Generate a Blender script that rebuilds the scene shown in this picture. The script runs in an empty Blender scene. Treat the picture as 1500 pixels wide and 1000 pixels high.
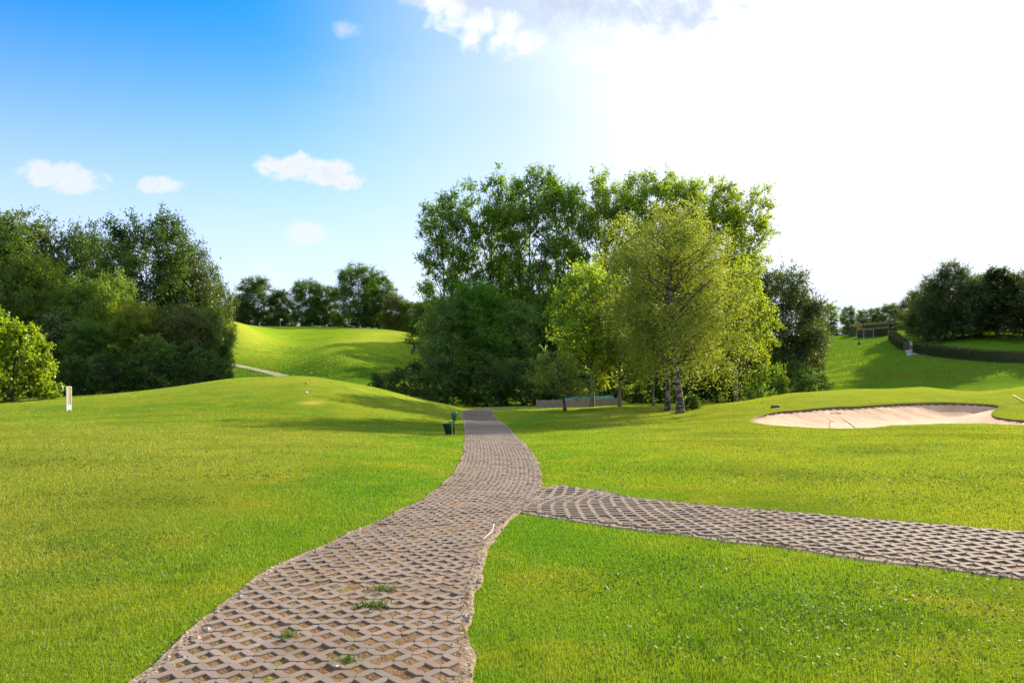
import bpy, math, random
import numpy as np
from math import radians, sin, cos, pi

# ------------------------------------------------------------------ scene, camera, light
sc = bpy.context.scene
COL = sc.collection
F, CX, HY, EYE = 1150.0, 750.0, 545.0, 1.7        # focal length in photo pixels, horizon row, eye height
SUN_AZ, SUN_EL = 40.0, 23.0                        # degrees right of the view axis, above the horizon

cam_d = bpy.data.cameras.new('camera')
cam = bpy.data.objects.new('camera', cam_d)
COL.objects.link(cam)
cam.location = (0, 0, EYE)
cam.rotation_euler = (pi / 2, 0, 0)
cam_d.sensor_width = 36.0
cam_d.lens = 36.0 * F / 1500.0
cam_d.shift_y = (HY - 500.0) / 1500.0
cam_d.clip_start = 0.1
cam_d.clip_end = 6000
sc.camera = cam

sc.view_settings.view_transform = 'Standard'
sc.view_settings.look = 'None'
sc.view_settings.exposure = 1.95
sc.view_settings.gamma = 1.0
sc.cycles.use_denoising = True
sc.cycles.max_bounces = 8
sc.cycles.transmission_bounces = 6
sc.cycles.diffuse_bounces = 4
sc.cycles.caustics_reflective = False
sc.cycles.caustics_refractive = False

SUNV = (sin(radians(SUN_AZ)) * cos(radians(SUN_EL)), cos(radians(SUN_AZ)) * cos(radians(SUN_EL)), sin(radians(SUN_EL)))
sun_d = bpy.data.lights.new('sun', 'SUN')
sun_d.energy = 4.3
sun_d.angle = radians(0.5)
sun_d.color = (1.0, 0.87, 0.66)
sun = bpy.data.objects.new('sun', sun_d)
COL.objects.link(sun)
from mathutils import Vector
sun.rotation_euler = Vector(SUNV).to_track_quat('Z', 'Y').to_euler()


class NT:
    """small helper to write node trees as expressions"""
    def __init__(self, tree):
        self.t = tree
        self.n = tree.nodes
        self.l = tree.links

    def node(self, typ, **kw):
        nd = self.n.new(typ)
        for k, v in kw.items():
            setattr(nd, k, v)
        return nd

    def set(self, sock, v):
        if isinstance(v, bpy.types.NodeSocket):
            self.l.new(v, sock)
        elif v is not None:
            try:
                sock.default_value = v
            except (TypeError, ValueError):
                sock.default_value = (v[0], v[1], v[2], 1.0) if hasattr(v, '__len__') else (v, v, v)

    def math(self, op, a, b=None, c=None, clamp=False):
        nd = self.node('ShaderNodeMath', operation=op, use_clamp=clamp)
        self.set(nd.inputs[0], a)
        if b is not None:
            self.set(nd.inputs[1], b)
        if c is not None:
            self.set(nd.inputs[2], c)
        return nd.outputs[0]

    def vmath(self, op, a, b=None, out=0):
        nd = self.node('ShaderNodeVectorMath', operation=op)
        self.set(nd.inputs[0], a)
        if b is not None:
            self.set(nd.inputs[1], b)
        return nd.outputs[out]

    def mix(self, f, a, b, blend='MIX'):
        nd = self.node('ShaderNodeMix', data_type='RGBA', blend_type=blend)
        self.set(nd.inputs[0], f)
        self.set(nd.inputs[6], a)
        self.set(nd.inputs[7], b)
        return nd.outputs[2]

    def ss(self, v, lo, hi, a=0.0, b=1.0):
        nd = self.node('ShaderNodeMapRange', interpolation_type='SMOOTHSTEP')
        self.set(nd.inputs[0], v)
        for i, k in enumerate((lo, hi, a, b)):
            nd.inputs[i + 1].default_value = k
        return nd.outputs[0]

    def noise(self, vec, scale, detail=4.0, rough=0.55, dist=0.0):
        nd = self.node('ShaderNodeTexNoise')
        self.set(nd.inputs['Vector'], vec)
        nd.inputs['Scale'].default_value = scale
        nd.inputs['Detail'].default_value = detail
        nd.inputs['Roughness'].default_value = rough
        nd.inputs['Distortion'].default_value = dist
        return nd.outputs['Fac']

    def mapping(self, vec, scale=(1, 1, 1), loc=(0, 0, 0), rot=(0, 0, 0)):
        nd = self.node('ShaderNodeMapping')
        self.set(nd.inputs['Vector'], vec)
        nd.inputs['Scale'].default_value = scale
        nd.inputs['Location'].default_value = loc
        nd.inputs['Rotation'].default_value = rot
        return nd.outputs[0]

    def bump(self, h, strength=0.5, dist=0.02):
        nd = self.node('ShaderNodeBump')
        nd.inputs['Strength'].default_value = strength
        nd.inputs['Distance'].default_value = dist
        self.set(nd.inputs['Height'], h)
        return nd.outputs[0]


# ---- the sky: Nishita plus procedural clouds far away
world = bpy.data.worlds.new('World')
sc.world = world
world.use_nodes = True
w = NT(world.node_tree)
w.n.clear()
sky = w.node('ShaderNodeTexSky', sky_type='NISHITA')
sky.sun_disc = False
sky.sun_elevation = radians(SUN_EL)
sky.sun_rotation = radians(SUN_AZ)
sky.air_density = 1.0
sky.dust_density = 0.6
sky.ozone_density = 2.2
gen = w.node('ShaderNodeTexCoord').outputs['Generated']
sep = w.node('ShaderNodeSeparateXYZ')
w.set(sep.inputs[0], gen)
dx, dy, dz = sep.outputs
hs = w.node('ShaderNodeHueSaturation')
hs.inputs['Saturation'].default_value = 1.55
hs.inputs['Value'].default_value = 0.95
w.set(hs.inputs['Color'], sky.outputs[0])
col = w.vmath('MULTIPLY', hs.outputs[0], (0.72, 0.70, 1.02))
# a high veil of thin bright cloud round the sun
cosang = w.vmath('DOT_PRODUCT', gen, SUNV, out=1)
veil_n = w.noise(w.mapping(gen, (1.2, 1.2, 4.0)), 2.2, 4.0, 0.55)
ca = w.math('MULTIPLY_ADD', w.math('SUBTRACT', veil_n, 0.5), 0.10, cosang)
thin = w.math('MULTIPLY', w.ss(ca, 0.58, 0.86), 0.75)
col = w.mix(thin, col, (2.45, 2.62, 2.9))
veil = w.ss(ca, 0.76, 1.05)
col = w.mix(veil, col, (5.0, 5.0, 5.1))
# pale haze low over the horizon
low = w.ss(dz, 0.0, 0.43, 0.97, 0.0)
col = w.mix(low, col, (2.4, 2.62, 3.0))
ud = w.math('DIVIDE', dx, w.math('MAXIMUM', dy, 0.05))
vd = w.math('DIVIDE', dz, w.math('MAXIMUM', dy, 0.05))
cmb = w.node('ShaderNodeCombineXYZ')
w.set(cmb.inputs[0], ud)
w.set(cmb.inputs[1], vd)
uv = cmb.outputs[0]
cn1 = w.noise(uv, 24.0, 10.0, 0.68, 0.4)
cn2 = w.noise(uv, 11.0, 3.0, 0.5)


def cloud(col, blobs, colour, soft=0.55, amp=2.2, k=1.0):
    dens = None
    for (px, py, a, b) in blobs:
        e = w.math('MULTIPLY', w.math('SUBTRACT', ud, (px - CX) / F), F / a)
        g = w.math('MULTIPLY', w.math('SUBTRACT', vd, (HY - py) / F), F / b)
        d = w.math('SUBTRACT', 1.0, w.math('ADD', w.math('MULTIPLY', e, e), w.math('MULTIPLY', g, g)))
        dens = d if dens is None else w.math('MAXIMUM', dens, d)
    nn = w.math('MULTIPLY_ADD', w.math('SUBTRACT', w.math('MULTIPLY_ADD', cn1, 0.65, w.math('MULTIPLY', cn2, 0.35)), 0.5), amp, dens)
    front = w.math('GREATER_THAN', dy, 0.06)
    m = w.math('MULTIPLY', w.math('MULTIPLY', w.ss(nn, 0.0, soft), front), k)
    core = w.ss(nn, soft * 0.5, soft * 2.2)
    return w.mix(m, col, w.mix(core, colour, tuple(k_ * q for k_, q in zip(colour, (0.80, 0.84, 0.90)))))


CW = (2.62, 2.68, 2.85)
col = cloud(col, [(60, 258, 40, 26), (105, 268, 62, 22), (90, 255, 34, 20)], CW, 1.0, 5.6, 0.85)
col = cloud(col, [(228, 271, 38, 16), (250, 273, 24, 12)], CW, 1.0, 5.6, 0.8)
col = cloud(col, [(395, 242, 30, 20), (430, 248, 50, 24), (480, 256, 56, 24), (510, 264, 32, 18)], CW, 0.9, 5.6, 0.95)
col = cloud(col, [(445, 342, 40, 20), (380, 392, 24, 10), (405, 402, 16, 8)], CW, 1.4, 5.2, 0.75)
col = cloud(col, [(510, 42, 28, 17), (600, 2, 26, 12)], CW, 1.6, 5.0, 0.5)
col = cloud(col, [(850, 0, 230, 76), (700, -6, 100, 60), (985, -10, 190, 84), (1100, -60, 200, 90)], (1.85, 2.1, 2.55), 1.2, 4.2, 0.95)
col = cloud(col, [(655, 24, 42, 38), (688, 48, 22, 32), (736, 62, 26, 30), (775, 62, 36, 26), (715, 30, 60, 26), (890, 84, 70, 22), (945, 104, 52, 24)], (3.0, 3.05, 3.2), 1.3, 6.5, 0.9)
# unseen broken cloud added over and behind the viewer to fill the shadows
over = w.math('MAXIMUM', w.ss(dz, 0.50, 0.72), w.ss(dy, 0.25, -0.15))
bn = w.ss(w.noise(w.mapping(gen, (1, 1, 1.6)), 2.6, 5.0, 0.55), 0.34, 0.60)
col = w.mix(w.math('MULTIPLY', over, w.math('MULTIPLY_ADD', bn, 0.7, 0.25)), col, (4.5, 5.1, 5.9))
bg = w.node('ShaderNodeBackground')
bg.inputs['Strength'].default_value = 0.095
w.set(bg.inputs['Color'], col)
w.set(w.node('ShaderNodeOutputWorld').inputs['Surface'], bg.outputs[0])

# ------------------------------------------------------------------ terrain heights
RNG = np.random.default_rng(7)
random.seed(7)
CP = []


def D(y):
    """true distance in metres for a first, too short estimate of it"""
    return y if y < 25 else 25 + (y - 25) * 1.92 if y < 38 else 50 + (y - 38) * 1.15 if y < 75 else y + 17.5


def W(x, y, z):
    CP.append((x, y, z))


def PZ(px, y, z):
    PY(px, y, HY + (EYE - z) * F / y)


def PY(px, y, py):
    y = D(y)
    CP.append(((px - CX) * y / F, y, EYE - (py - HY) * y / F))


for x in (-9, 0, 9):
    W(x, -5, 0)
for a in ((0, 4.3, 0), (-4, 5, 0), (4, 5, 0), (-5, 9, .03), (0, 9, -.03), (5.5, 9, -.02), (-9, 14, .06), (-3, 14, 0), (0, 14, -.19), (4, 14, -.1), (9, 14, 0)):
    W(*a)
for px, z in ((-150, .1), (150, 0), (400, -.1), (600, -.34), (700, -.42), (900, -.4), (1200, -.3), (1450, -.15), (1650, -.1)):
    PZ(px, 22, z)
for px, z in ((-120, .1), (50, .1), (250, .25), (400, .3), (550, -.15), (650, -.5), (710, -.58), (850, -.5), (1000, -.4)):
    PZ(px, 32, z)
for px, y, z in ((400, 36, .8), (300, 36, .72), (480, 36, .75), (560, 37, .3), (620, 37, -.1), (660, 38, -.38)):
    PZ(px, y, z)
for px, y, py in ((400, 42, 553), (350, 46, 555.5), (440, 46, 552.5), (480, 42, 555), (560, 43, 570), (620, 44, 585), (660, 45, 593), (690, 46, 598),
                  (300, 42, 560), (220, 42, 571), (150, 42, 578), (70, 41, 583), (0, 40, 588), (-150, 40, 590)):
    PY(px, y, py)
for px, y, z in ((400, 54, 0), (300, 52, .3), (150, 52, .1), (0, 52, 0), (-200, 52, 0), (480, 54, 0), (560, 54, -.5), (640, 54, -.7),
                 (100, 65, -.4), (300, 65, -.5), (450, 66, -1.0), (600, 65, -1.0), (750, 65, -.8), (950, 65, -.6), (1100, 64, -.5)):
    PZ(px, y, z)
for px, y, py in ((705, 47, 599), (800, 48, 599), (900, 48, 595), (1000, 45, 597), (997, 38, 605), (1100, 44, 586), (1050, 40, 595), (850, 54, 596),
                  (1100, 30.5, 617), (1180, 28, 627), (1300, 27.5, 625), (1450, 27.5, 621), (1550, 27, 621), (1150, 35, 601), (1250, 37, 594),
                  (1350, 38.5, 590), (1440, 38, 591), (1540, 37, 591), (1150, 45, 577), (1250, 47, 571), (1350, 47, 568), (1500, 47, 567), (1650, 47, 566)):
    PY(px, y, py)
for px, y, z in ((1150, 56, -.6), (1300, 57, -1.2), (1450, 57, -1.0), (1650, 57, -.6)):
    PZ(px, y, z)
for px, y, py in ((1200, 72, 570), (1300, 72, 568), (1450, 70, 566), (1200, 90, 545), (1300, 88, 545), (1450, 82, 540), (1600, 80, 536),
                  (1200, 110, 520), (1300, 105, 518), (1400, 90, 526), (1500, 84, 531), (1250, 130, 500), (1200, 140, 497), (1330, 112, 505),
                  (1400, 100, 503), (1500, 98, 504), (1650, 98, 504), (1250, 160, 490), (1200, 170, 494), (1350, 150, 482), (1500, 140, 480),
                  # the far fairway on the left
                  (340, 95, 537), (340, 106, 507), (340, 120, 474), (345, 140, 471), (300, 122, 474), (420, 90, 549), (420, 110, 517), (420, 135, 499), (420, 165, 481),
                  (420, 185, 478), (500, 85, 552), (500, 95, 526), (500, 115, 502), (500, 150, 486), (500, 180, 480), (500, 200, 478), (560, 92, 548), (560, 108, 520),
                  (560, 135, 495), (560, 160, 483), (600, 96, 545), (600, 122, 508), (605, 140, 491), (600, 165, 488)):
    PY(px, y, py)
for px, y, z in ((200, 110, 5), (100, 100, 2), (0, 100, 2), (-300, 100, 2), (650, 120, 3.5), (650, 160, 7), (750, 110, 1), (750, 165, 5), (950, 110, .8),
                 (950, 165, 5), (1050, 100, 1.2), (1100, 150, 6)):
    PZ(px, y, z)
for px in (-300, 0, 400, 750, 1100, 1500, 1800):
    PZ(px, 260, 10.5)
    PZ(px, 700, 9)
    PZ(px, 3000, 0)
CP = np.array(CP)


def _q(x, y):
    y = np.maximum(y, -7.0)
    return np.stack([2.2 * x / (y + 12.0), np.log(y + 12.0)], -1)


def _k(r2):
    return 0.5 * r2 * np.log(r2 + 1e-12)


_qc = _q(CP[:, 0], CP[:, 1])
_n = len(CP)
_A = np.zeros((_n + 3, _n + 3))
_A[:_n, :_n] = _k(((_qc[:, None] - _qc[None]) ** 2).sum(-1)) + np.eye(_n) * 2e-5
_A[:_n, _n] = 1
_A[:_n, _n + 1:] = _qc
_A[_n:, :_n] = _A[:_n, _n:].T
_w = np.linalg.solve(_A, np.concatenate([CP[:, 2], np.zeros(3)]))


def HT(x, y):
    """ground height at world x, y (arrays)"""
    x = np.asarray(x, float)
    y = np.asarray(y, float)
    sh = np.broadcast(x, y).shape
    xf = np.broadcast_to(x, sh).ravel()
    yf = np.broadcast_to(y, sh).ravel()
    out = np.empty(len(xf))
    for i in range(0, len(xf), 60000):
        q = _q(xf[i:i + 60000], yf[i:i + 60000])
        r2 = ((q[:, None, :] - _qc[None]) ** 2).sum(-1)
        out[i:i + 60000] = _k(r2) @ _w[:_n] + _w[_n] + q @ _w[_n + 1:]
    return out.reshape(sh)


def hz(x, y):
    return float(HT(np.array([x]), np.array([y]))[0])


def hit(px, py, y0=2.0, y1=85.0):
    """first ground point seen along a direction"""
    ys = np.geomspace(y0, y1, 900)
    xs = (px - CX) * ys / F
    d = (EYE - (py - HY) * ys / F) - HT(xs, ys)
    k = np.argmax(d <= 0)
    if d[k] > 0:
        k = len(ys) - 1
    a = d[k - 1] / (d[k - 1] - d[k]) if k > 0 else 0
    y = ys[k - 1] + (ys[k] - ys[k - 1]) * min(max(a, 0), 1)
    return np.array([(px - CX) * y / F, y])


# ------------------------------------------------------------------ mesh helpers
def link(name, me, parent=None, mats=()):
    o = bpy.data.objects.new(name, me)
    COL.objects.link(o)
    for m in mats:
        me.materials.append(m)
    if parent is not None:
        o.parent = parent
    return o


def np_mesh(name, V, faces, smooth=False, attrs=None, mat_idx=None):
    """faces: an (n,k) array or a list of such arrays"""
    if not isinstance(faces, (list, tuple)):
        faces = [faces]
    me = bpy.data.meshes.new(name)
    V = np.asarray(V, np.float32)
    me.vertices.add(len(V))
    me.vertices.foreach_set('co', V.ravel())
    li = np.concatenate([f.ravel() for f in faces]).astype(np.int32)
    cnt = np.concatenate([np.full(len(f), f.shape[1], np.int32) for f in faces])
    st = np.concatenate([[0], np.cumsum(cnt)[:-1]]).astype(np.int32)
    me.loops.add(len(li))
    me.loops.foreach_set('vertex_index', li)
    me.polygons.add(len(cnt))
    me.polygons.foreach_set('loop_start', st)
    me.polygons.foreach_set('loop_total', cnt)
    me.polygons.foreach_set('use_smooth', np.full(len(cnt), bool(smooth)))
    if mat_idx is not None:
        me.polygons.foreach_set('material_index', np.asarray(mat_idx, np.int32))
    for k, v in (attrs or {}).items():
        a = me.attributes.new(k, 'FLOAT', 'POINT')
        a.data.foreach_set('value', np.asarray(v, np.float32))
    me.update(calc_edges=True)
    return me


class MB:
    """collects shapes into one mesh"""
    def __init__(self):
        self.V, self.Fq, self.n = [], {}, 0

    def add(self, V, *faces):
        V = np.asarray(V, float)
        self.V.append(V)
        for f in faces:
            f = np.asarray(f, int)
            self.Fq.setdefault(f.shape[1], []).append(f + self.n)
        self.n += len(V)

    def box(self, c, s, rz=0.0, taper=1.0, bevel=0.0):
        hx, hy, hz_ = s[0] / 2, s[1] / 2, s[2] / 2
        b = bevel
        lv = []
        for (zz, ins, tp) in ((-hz_, b, 1), (-hz_ + b, 0, 1), (hz_ - b, 0, taper), (hz_, b, taper)):
            for (sx, sy) in ((-1, -1), (1, -1), (1, 1), (-1, 1)):
                for kk in ((0, 1) if b > 0 else (0,)):
                    x, y = sx * (hx * tp - ins), sy * (hy * tp - ins)
                    if b > 0:
                        fl = (kk == 0) == (sx * sy < 0)
                        if fl:
                            x -= sx * b
                        else:
                            y -= sy * b
                    lv.append((x, y, zz))
        lv = np.array(lv)
        n = 8 if b > 0 else 4
        if b <= 0:
            lv = lv[[0, 1, 2, 3, 12, 13, 14, 15]]
            rings = 2
        else:
            # order the eight points of each ring by angle
            o = np.argsort(np.arctan2(lv[8:16, 1] / max(hy, 1e-6), lv[8:16, 0] / max(hx, 1e-6)))
            lv = np.concatenate([lv[i * 8:(i + 1) * 8][o] for i in range(4)])
            rings = 4
        ca, sa = cos(rz), sin(rz)
        R = np.array([[ca, -sa, 0], [sa, ca, 0], [0, 0, 1]])
        V = lv @ R.T + np.array(c)
        q = []
        for r in range(rings - 1):
            for i in range(n):
                j = (i + 1) % n
                q.append((r * n + i, r * n + j, (r + 1) * n + j, (r + 1) * n + i))
        base = [list(range(n))[::-1], [(rings - 1) * n + i for i in range(n)]]
        self.add(V, q, base)

    def tube(self, pts, rad, sides=8, cap=True, twist=0.0):
        P = np.asarray(pts, float)
        n = len(P)
        R = np.broadcast_to(np.asarray(rad, float), (n,))
        T = np.gradient(P, axis=0)
        T /= np.linalg.norm(T, axis=1)[:, None] + 1e-9
        ref = np.array([0, 0, 1.0]) if abs(T[0, 2]) < 0.8 else np.array([1.0, 0, 0])
        U = np.cross(T, ref)
        U /= np.linalg.norm(U, axis=1)[:, None] + 1e-9
        Wv = np.cross(T, U)
        a = np.linspace(0, 2 * pi, sides, endpoint=False) + twist
        V = P[:, None] + R[:, None, None] * (np.cos(a)[None, :, None] * U[:, None] + np.sin(a)[None, :, None] * Wv[:, None])
        idx = np.arange(n * sides).reshape(n, sides)
        nx = np.roll(idx, -1, axis=1)
        q = np.stack([idx[:-1], nx[:-1], nx[1:], idx[1:]], -1).reshape(-1, 4)
        fs = [q]
        if cap:
            fs.append(np.array([idx[0][::-1], idx[-1]]))
        self.add(V.reshape(-1, 3), *fs)

    def build(self, name, mat, parent=None, smooth=False, attrs=None):
        me = np_mesh(name, np.concatenate(self.V), [np.concatenate(v) for v in self.Fq.values()], smooth, attrs)
        return link(name, me, parent, [mat])


def tag(o, label=None, cat=None, group=None, kind=None):
    if label:
        o['label'] = label
    if cat:
        o['category'] = cat
    if group:
        o['group'] = group
    if kind:
        o['kind'] = kind
    return o


def empty(name, loc, rz=0.0):
    o = bpy.data.objects.new(name, None)
    o.empty_display_size = 0.3
    COL.objects.link(o)
    o.location = loc
    o.rotation_euler = (0, 0, rz)
    return o


# ------------------------------------------------------------------ materials
def mat(name):
    m = bpy.data.materials.new(name)
    m.use_nodes = True
    t = NT(m.node_tree)
    t.n.clear()
    return m, t, t.node('ShaderNodeOutputMaterial')


def principled(t, out, base, rough=0.7, normal=None, spec=0.3, metal=0.0):
    b = t.node('ShaderNodeBsdfPrincipled')
    t.set(b.inputs['Base Color'], base)
    t.set(b.inputs['Roughness'], rough)
    b.inputs['Specular IOR Level'].default_value = spec
    b.inputs['Metallic'].default_value = metal
    if normal is not None:
        t.set(b.inputs['Normal'], normal)
    t.set(out.inputs['Surface'], b.outputs[0])
    return b


def obj_co(t):
    return t.node('ShaderNodeTexCoord').outputs['Object']


def attr(t, name):
    return t.node('ShaderNodeAttribute', attribute_name=name).outputs['Fac']


def plain(name, c, rough=0.6, var=0.15, scale=30.0, metal=0.0, spec=0.4):
    m, t, o = mat(name)
    n = t.noise(obj_co(t), scale, 4)
    f = t.ss(n, 0.3, 0.7, 1.0 - var, 1.0 + var)
    colr = t.vmath('MULTIPLY', (c[0], c[1], c[2]), f)
    principled(t, o, colr, rough, t.bump(n, 0.15, 0.01), spec, metal)
    return m


def grass_colour(t, co):
    """lawn colour from world position: lush patches, yellowed patches, thatch"""
    big = t.noise(co, 0.16, 3, 0.5, 0.4)
    mid = t.noise(t.mapping(co, (1, 1.0, 1), (31, 7, 0)), 0.75, 4, 0.6)
    fine = t.noise(t.mapping(co, (1, 1, 1), (3, 57, 0)), 4.0, 4, 0.65)
    lush = (0.078, 0.182, 0.008)
    mids = (0.140, 0.212, 0.010)
    dry = (0.28, 0.28, 0.018)
    c = t.mix(t.ss(big, 0.35, 0.65), mids, lush)
    c = t.mix(t.ss(mid, 0.46, 0.72, 0.0, 0.8), c, (0.195, 0.228, 0.014))
    sp = t.node('ShaderNodeSeparateXYZ')
    t.set(sp.inputs[0], co)
    worn = t.math('MAXIMUM', t.math('MULTIPLY', t.ss(sp.outputs[0], -5.5, -2.2, 1.0, 0.0), t.ss(sp.outputs[1], 22.0, 30.0, 0.75, 0.25)), t.ss(sp.outputs[0], 1.5, 6.0, 0.0, 0.55))
    worn = t.math('MULTIPLY', worn, t.ss(big, 0.25, 0.6, 0.5, 1.0))
    c = t.mix(t.math('MULTIPLY', worn, 0.68), c, (0.225, 0.222, 0.030))
    thatch = t.math('MULTIPLY', t.ss(fine, 0.55, 0.75), t.ss(mid, 0.45, 0.65))
    c = t.mix(t.math('MULTIPLY', thatch, 0.55), c, dry)
    return c


def make_grass_ground():
    m, t, o = mat('lawn_ground')
    co = obj_co(t)
    c = grass_colour(t, co)
    # far turf: broad mown bands and yellowed banks come from an attribute on the terrain
    dryness = attr(t, 'dry')
    c = t.mix(dryness, c, (0.36, 0.33, 0.045))
    c = t.mix(attr(t, 'rough'), c, (0.048, 0.105, 0.008))  # rough grass; on the right slope it is shade put into the colour
    c = t.mix(attr(t, 'thatch'), c, t.vmath('MULTIPLY', c, (0.62, 0.58, 0.7)))
    hn = t.noise(co, 28.0, 3, 0.7)
    hm = t.noise(co, 3.5, 4, 0.7)
    tus = t.noise(t.mapping(co, (1, 1.6, 1), (5, 5, 5)), 0.55, 6, 0.68)
    c = t.mix(t.math('MULTIPLY', t.ss(tus, 0.48, 0.66), 0.45), c, t.vmath('MULTIPLY', c, (0.55, 0.68, 0.6)))
    c = t.mix(t.math('MULTIPLY', t.ss(tus, 0.50, 0.34), 0.35), c, t.vmath('MULTIPLY', c, (1.3, 1.12, 1.1)))
    c = t.mix(t.ss(hn, 0.35, 0.7, 0.0, 0.35), c, t.vmath('MULTIPLY', c, (0.55, 0.6, 0.5)))
    h = t.math('ADD', t.math('MULTIPLY', hn, 0.35), hm)
    principled(t, o, c, 0.95, t.bump(h, 0.55, 0.10), 0.0)
    return m


def make_blade():
    m, t, o = mat('grass_blade')
    c = grass_colour(t, obj_co(t))
    tone = attr(t, 'tone')
    c = t.mix(t.ss(tone, 0.0, 0.45, 0.6, 0.0), c, t.vmath('MULTIPLY', c, (0.42, 0.60, 0.5)))
    c = t.mix(t.ss(tone, 0.72, 1.0, 0.0, 0.45), c, (0.28, 0.31, 0.04))
    d = t.node('ShaderNodeBsdfDiffuse')
    tr = t.node('ShaderNodeBsdfTranslucent')
    g = t.node('ShaderNodeBsdfGlossy')
    g.inputs['Roughness'].default_value = 0.45
    t.set(d.inputs[0], c)
    t.set(tr.inputs[0], t.vmath('MULTIPLY', c, (1.5, 1.35, 0.8)))
    t.set(g.inputs[0], (0.5, 0.5, 0.45))
    mx = t.node('ShaderNodeMixShader')
    mx.inputs[0].default_value = 0.5
    t.set(mx.inputs[1], d.outputs[0])
    t.set(mx.inputs[2], tr.outputs[0])
    m2 = t.node('ShaderNodeMixShader')
    m2.inputs[0].default_value = 0.04
    t.set(m2.inputs[1], mx.outputs[0])
    t.set(m2.inputs[2], g.outputs[0])
    t.set(o.inputs['Surface'], m2.outputs[0])
    return m


def make_leaf(name, dark, light, trans, tfac=0.42, gloss=0.05):
    m, t, o = mat(name)
    tone = attr(t, 'tone')
    c = t.mix(tone, dark, light)
    tint = t.node('ShaderNodeObjectInfo').outputs['Color']
    c = t.mix(1.0, c, tint, 'MULTIPLY')
    ct = t.mix(1.0, t.mix(tone, tuple(k * 0.6 for k in trans), trans), tint, 'MULTIPLY')
    d = t.node('ShaderNodeBsdfDiffuse')
    tr = t.node('ShaderNodeBsdfTranslucent')
    g = t.node('ShaderNodeBsdfGlossy')
    g.inputs['Roughness'].default_value = 0.42
    t.set(d.inputs[0], c)
    t.set(tr.inputs[0], ct)
    t.set(g.inputs[0], (0.7, 0.72, 0.7))
    mx = t.node('ShaderNodeMixShader')
    mx.inputs[0].default_value = tfac
    t.set(mx.inputs[1], d.outputs[0])
    t.set(mx.inputs[2], tr.outputs[0])
    m2 = t.node('ShaderNodeMixShader')
    m2.inputs[0].default_value = gloss
    t.set(m2.inputs[1], mx.outputs[0])
    t.set(m2.inputs[2], g.outputs[0])
    t.set(o.inputs['Surface'], m2.outputs[0])
    return m


def make_bark(name, dark, light, scale=6.0, birch=False):
    m, t, o = mat(name)
    co = obj_co(t)
    n = t.noise(t.mapping(co, (1, 1, 0.18)), scale * 3, 5, 0.65)
    c = t.mix(t.ss(n, 0.35, 0.68), dark, light)
    if birch:
        n2 = t.noise(t.mapping(co, (0.8, 0.8, 2.4)), 2.6, 5, 0.6)
        c = t.mix(t.ss(n2, 0.46, 0.56), c, (0.035, 0.03, 0.026))
    principled(t, o, c, 0.9, t.bump(n, 0.7, 0.03), 0.1)
    return m


M = {}
M['ground'] = make_grass_ground()
M['blade'] = make_blade()
M['leaf_poplar'] = make_leaf('poplar_leaf', (0.034, 0.082, 0.011), (0.085, 0.148, 0.016), (0.22, 0.33, 0.012), 0.46, 0.025)
M['leaf_birch'] = make_leaf('birch_leaf', (0.055, 0.100, 0.014), (0.14, 0.19, 0.030), (0.30, 0.36, 0.03), 0.46, 0.035)
M['leaf_oak'] = make_leaf('oak_leaf', (0.019, 0.054, 0.013), (0.058, 0.108, 0.018), (0.145, 0.23, 0.014), 0.40, 0.02)
M['leaf_maple'] = make_leaf('maple_leaf', (0.075, 0.145, 0.010), (0.18, 0.25, 0.016), (0.46, 0.50, 0.014), 0.52, 0.03)
M['leaf_dark'] = make_leaf('dark_leaf', (0.022, 0.046, 0.014), (0.070, 0.100, 0.022), (0.13, 0.17, 0.014), 0.33, 0.035)
M['leaf_hedge'] = make_leaf('hedge_leaf', (0.020, 0.035, 0.008), (0.06, 0.075, 0.015), (0.10, 0.10, 0.01), 0.3, 0.03)
M['bark'] = make_bark('bark', (0.028, 0.022, 0.017), (0.10, 0.085, 0.065))
M['bark_birch'] = make_bark('birch_bark', (0.09, 0.075, 0.06), (0.30, 0.26, 0.22), 6, True)
M['bark_pale'] = make_bark('pale_bark', (0.07, 0.06, 0.045), (0.22, 0.19, 0.14))


def make_soil():
    m, t, o = mat('path_soil')
    co = obj_co(t)
    a = t.noise(co, 5.0, 5, 0.6)
    b = t.noise(co, 60.0, 3, 0.7)
    c = t.mix(t.ss(a, 0.38, 0.62), (0.080, 0.042, 0.016), (0.130, 0.074, 0.033))
    c = t.mix(t.ss(b, 0.50, 0.66, 0, 0.6), c, (0.16, 0.115, 0.07))
    mo = t.noise(t.mapping(co, (1, 1, 1), (9, 2, 4)), 9.0, 4, 0.6)
    c = t.mix(t.ss(mo, 0.56, 0.70, 0, 0.8), c, (0.13, 0.125, 0.012))
    # sandy gravel shoulder outside the paving
    e = attr(t, 'edge')
    gv = t.node('ShaderNodeTexVoronoi')
    gv.inputs['Scale'].default_value = 42.0
    t.set(gv.inputs['Vector'], co)
    sg = t.mix(gv.outputs['Color'], (0.10, 0.068, 0.045), (0.27, 0.205, 0.15))
    c = t.mix(t.ss(t.math('MULTIPLY_ADD', t.math('SUBTRACT', a, 0.5), 1.2, e), 0.35, 0.75), c, sg)
    h = t.math('ADD', t.math('MULTIPLY', b, 0.6), t.math('MULTIPLY', gv.outputs['Distance'], -0.5))
    principled(t, o, c, 0.95, t.bump(h, 0.8, 0.02), 0.1)
    return m


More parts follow.
